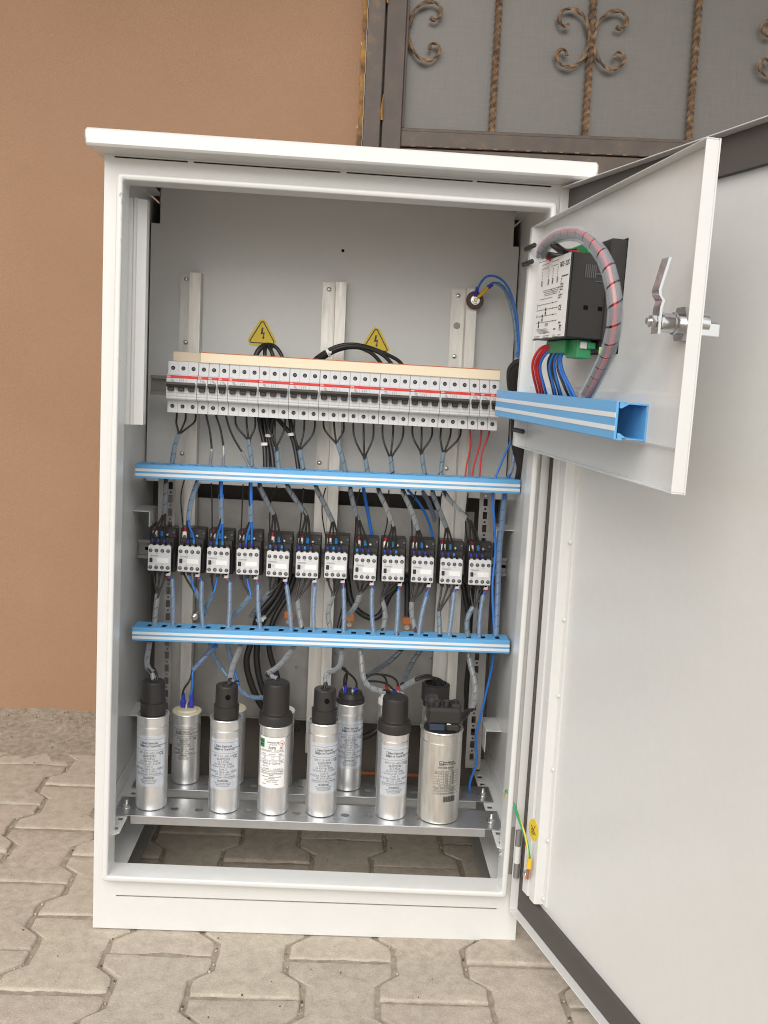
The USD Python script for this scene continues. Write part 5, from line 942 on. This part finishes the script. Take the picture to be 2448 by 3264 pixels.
bundle('capacitor_leads', 'black leads arching onto the bolts of the rear capacitor with black lid', 'wires', [([(1085, 2130, .20), (1096, 2128, .20), (1106, 2148, .205), (1103, 2175, .212), (1101, 2204, .216)], .0021, WB), ([(1088, 2128, .19), (1102, 2140, .195), (1122, 2155, .20), (1137, 2180, .21), (1130, 2204, .216)], .0021, WB), ([(1108, 2140, .198), (1098, 2160, .205), (1097, 2186, .21)], .0019, WB), ([(1101, 2182, .214), (1101, 2212, .215)], .0032, 'ferrule_blue'), ([(1138, 2190, .212), (1128, 2204, .215)], .0032, 'ferrule_blue')])
bundle('capacitor_leads', 'black leads in pale wrap bending into the fifth front capacitor', 'wires', [([(1215, 2203, .14), (1238, 2200, .13), (1256, 2214, .122), (1268, 2238, YC)], .0021, WB), ([(1225, 2208, .14), (1245, 2208, .13), (1262, 2222, .12), (1276, 2240, YC)], .0021, WB)], [([(1146, 2055, .20), (1152, 2100, .19), (1156, 2150, .175), (1172, 2185, .160), (1205, 2201, .145), (1234, 2206, .135)], .0049, 'wrap_clear', .0135)])
bundle('capacitor_leads', 'black leads with red and blue tips arching onto the pale lidded rear capacitor', 'wires', [([(1162, 2162, .18), (1180, 2152, .185), (1212, 2150, .195), (1230, 2165, .205), (1233, 2188, .212)], .0021, WB), ([(1164, 2172, .175), (1200, 2172, .185), (1235, 2182, .198), (1258, 2205, .21)], .0021, WB), ([(1205, 2150, .19), (1240, 2154, .20), (1264, 2170, .208), (1269, 2190, .213)], .0021, WB), ([(1232, 2184, .212), (1233, 2196, .213)], .0030, 'ferrule_red'), ([(1269, 2186, .213), (1268, 2198, .214)], .0030, 'ferrule_red'), ([(1256, 2200, .21), (1264, 2214, .213)], .0036, 'ferrule_blue')], [([(1285, 2065, .27), (1240, 2110, .265), (1200, 2135, .24), (1168, 2156, .19)], .0050, 'wrap_grey', .0145)])
bundle('capacitor_leads', 'black leads arching from pale wrap onto the rear capacitor behind the fat one', 'wires', [([(1320, 2166, .19), (1345, 2154, .195), (1370, 2153, .20), (1386, 2172, .21), (1389, 2200, .215)], .0022, WB), ([(1322, 2170, .185), (1352, 2160, .19), (1385, 2160, .20), (1410, 2172, .21), (1418, 2196, .215)], .0022, WB), ([(1388, 2194, .214), (1388, 2216, .216)], .0034, 'ferrule_blue'), ([(1419, 2196, .214), (1406, 2216, .216)], .0034, 'ferrule_blue')], [([(1328, 2166, .188), (1305, 2178, .20), (1282, 2192, .21)], .0052, 'wrap_clear', .0135), ([(1345, 2068, .27), (1318, 2105, .265), (1295, 2150, .25), (1281, 2185, .22)], .0050, 'wrap_grey', .0145)])
bundle('capacitor_leads', 'black leads in long pale wrap bending down to the fat capacitor terminal block', 'wires', [([(1500, 2262, .14), (1486, 2285, .125), (1460, 2304, .105), (1432, 2308, .094)], .0022, WB), ([(1498, 2262, .14), (1480, 2280, .125), (1462, 2292, .108), (1446, 2298, .096)], .0022, WB), ([(1494, 2260, .14), (1478, 2272, .125), (1466, 2282, .112), (1458, 2288, .10)], .0022, WB), ([(1436, 2307, .094), (1424, 2306, .093)], .0030, 'tie_white'), ([(1449, 2298, .096), (1440, 2296, .095)], .0028, 'tie_white')], [([(1492, 2070, .205), (1500, 2120, .195), (1514, 2175, .18), (1514, 2220, .165), (1502, 2265, .142)], .0053, 'wrap_clear', .0135)])
bundle('slack_leads', 'thick black cable lying behind the rear capacitors at right', 'cable', [([(1130, 2350, .31), (1170, 2345, .31), (1205, 2325, .31), (1240, 2318, .32)], .0065, WB)])
# controller wiring on the inner door (v = distance off the door)
def dw(l): return resample(np.array([dpt(IDOOR, *dat(IDOOR, a, b, v), v) for a, b, v in l]), step=.005)
arc = [(1722, 815, .080), (1726, 800, .081), (1752, 769, .080), (1785, 750, .078), (1822, 744, .074), (1858, 752, .070), (1889, 776, .066), (1915, 808, .062), (1935, 846, .058), (1951, 905, .054), (1960, 960, .051), (1961, 1010, .049), (1954, 1065, .047), (1938, 1120, .044), (1914, 1175, .041), (1890, 1222, .038), (1868, 1262, .034)]
C = dw(arc); t = Thing('wrapped_loom', 'thick clear spiral wrapped loom with red and black wires arching over the controller', 'cable loom', C[0])
T_, N_, B2 = frames(C)
for k_, (a, c_) in enumerate(((0, WR), (1.6, WB), (3.1, WB), (4.6, 'grey_dark'))): t.part('wire', tube(C+.0040*(math.cos(a+.6)*N_+math.sin(a+.6)*B2), .0026, 8), c_, smooth=60)
t.part('spiral_wrap', spiral(C, .0088, .0205, .88, 1.0), 'wrap_loom', smooth=50)
for l, c_, r in (([(1727, 808, .074), (1745, 822, .070), (1768, 828, .062), (1800, 818, .052), (1835, 806, .044)], WR, .0026), ([(1730, 806, .076), (1748, 812, .072), (1775, 816, .062), (1800, 812, .052)], WB, .0040), ([(1762, 778, .080), (1785, 795, .072), (1805, 804, .060), (1838, 804, .044)], WB, .0046), ([(1815, 803, .058), (1840, 805, .046), (1850, 803, .042)], WR, .0026)): t.part('wire', tube(dw(l), r, 9), c_, smooth=60)
R_W = [([(1762, 1104, .046), (1735, 1104, .054), (1708, 1130, .060), (1697, 1165, .060), (1702, 1205, .052), (1715, 1258, .034)], WR), ([(1768, 1106, .045), (1740, 1110, .052), (1716, 1136, .057), (1706, 1170, .056), (1713, 1212, .048), (1724, 1258, .033)], WR), ([(1774, 1106, .044), (1748, 1112, .050), (1722, 1140, .054), (1713, 1172, .053), (1721, 1215, .046), (1733, 1259, .032)], WR), ([(1778, 1108, .043), (1752, 1118, .049), (1726, 1150, .052), (1722, 1180, .050), (1732, 1222, .043), (1742, 1259, .031)], WBL),
       ([(1786, 1110, .042), (1764, 1122, .047), (1748, 1152, .049), (1750, 1190, .046), (1759, 1225, .040), (1766, 1260, .030)], WB), ([(1796, 1108, .040), (1772, 1122, .045), (1754, 1156, .048), (1755, 1195, .044), (1764, 1230, .038), (1772, 1261, .029)], WBL), ([(1800, 1108, .039), (1778, 1124, .044), (1762, 1158, .046), (1764, 1195, .042), (1776, 1232, .036), (1784, 1262, .028)], WB), ([(1806, 1108, .038), (1786, 1122, .043), (1768, 1152, .045), (1770, 1190, .041), (1780, 1228, .036), (1790, 1262, .027)], WBL), ([(1812, 1108, .037), (1794, 1122, .042), (1777, 1160, .044), (1786, 1200, .040), (1802, 1240, .034), (1814, 1265, .026)], WB), ([(1818, 1107, .036), (1798, 1118, .042), (1782, 1148, .044), (1788, 1185, .041), (1806, 1225, .035), (1826, 1266, .025)], WBL), ([(1823, 1106, .035), (1802, 1116, .041), (1788, 1144, .043), (1794, 1182, .040), (1812, 1222, .034), (1834, 1267, .025)], WBL)]
t = Thing('controller_leads', 'fan of red, blue and black leads dropping from the controller into the door duct', 'wires', dw(R_W[0][0])[0])
for l, c_ in R_W: t.part('wire', tube(dw(l), .0019, 8), c_, smooth=60)
# earth lead between cabinet and outer door, its sticker
e = [at(1612, 2624, .03), at(1608, 2585, .028), at(1612, 2540, .012), at(1617, 2522, -.010)]
d_ = [(1635, 2560, .030), (1656, 2615, .030), (1675, 2670, .028), (1685, 2718, .026), (1688, 2742, .0245)]
C = resample(np.array(e+[dpt(ODOOR, *dat(ODOOR, a, b, v), v) for a, b, v in d_]), step=.004); t = Thing('earth_lead', 'green and yellow earth lead from cabinet to outer door', 'earth wire', C[0])
T_, N_, B2 = frames(C); t.part('wire', tube(C, .0023, 10), 'wire_earth', smooth=60); ph = np.linspace(0, 9, len(C)); t.part('yellow_stripe', tube(C+.0012*(np.cos(ph)[:, None]*N_+np.sin(ph)[:, None]*B2), .0015, 8), 'ferrule_yellow', smooth=60)
q = [dpt(ODOOR, *dat(ODOOR, a, b, v), v) for a, b, v in ((1688, 2735, .0245), (1686, 2765, .0235), (1684, 2775, .023), (1680, 2795, .0215))]
t.part('lug_sleeve', tube(np.array(q[:2]), .0052, 12, .8), 'ferrule_yellow'); t.part('lug', tube(np.array(q[1:]), [.0042, .0040, .0050], 12, .5), 'copper')
a, b = dat(ODOOR, 1680, 2788, .018); m_ = trimesh.creation.revolve(np.array([(0, .0175), (.0078, .0175), (.0075, .0205), (.0050, .0235), (0, .0245)]), sections=20); v = np.asarray(m_.vertices); t.part('bolt', fix(O(trimesh.Trimesh(v+[a, b, 0], m_.faces, process=False))), 'zinc_bolt')
a, b = dat(ODOOR, 1701, 2645, .0162); t = Thing('earth_sticker', 'round yellow sticker with black earth symbol on the outer door', 'sticker', dpt(ODOOR, a, b, .016))
t.part('disc', O(fix(prism(sg.Point(a, b).buffer(.0165, quad_segs=12), .0004, lambda v: np.c_[v[:, :2], .0161+v[:, 2]]))), 'sign_yellow', smooth=False)
sy = [sg.box(-.0007, .000, .0007, .0105), sg.box(-.0095, -.0014, .0095, .0004), sg.box(-.0062, -.0052, .0062, -.0036), sg.box(-.0030, -.0088, .0030, -.0074)]
t.part('earth_symbol', O([fix(prism(sa.translate(sa.rotate(g, -30, origin=(0, 0)), a, b), .0003, lambda v: np.c_[v[:, :2], .01655+v[:, 2]])) for g in sy]), 'print_ink', smooth=False)
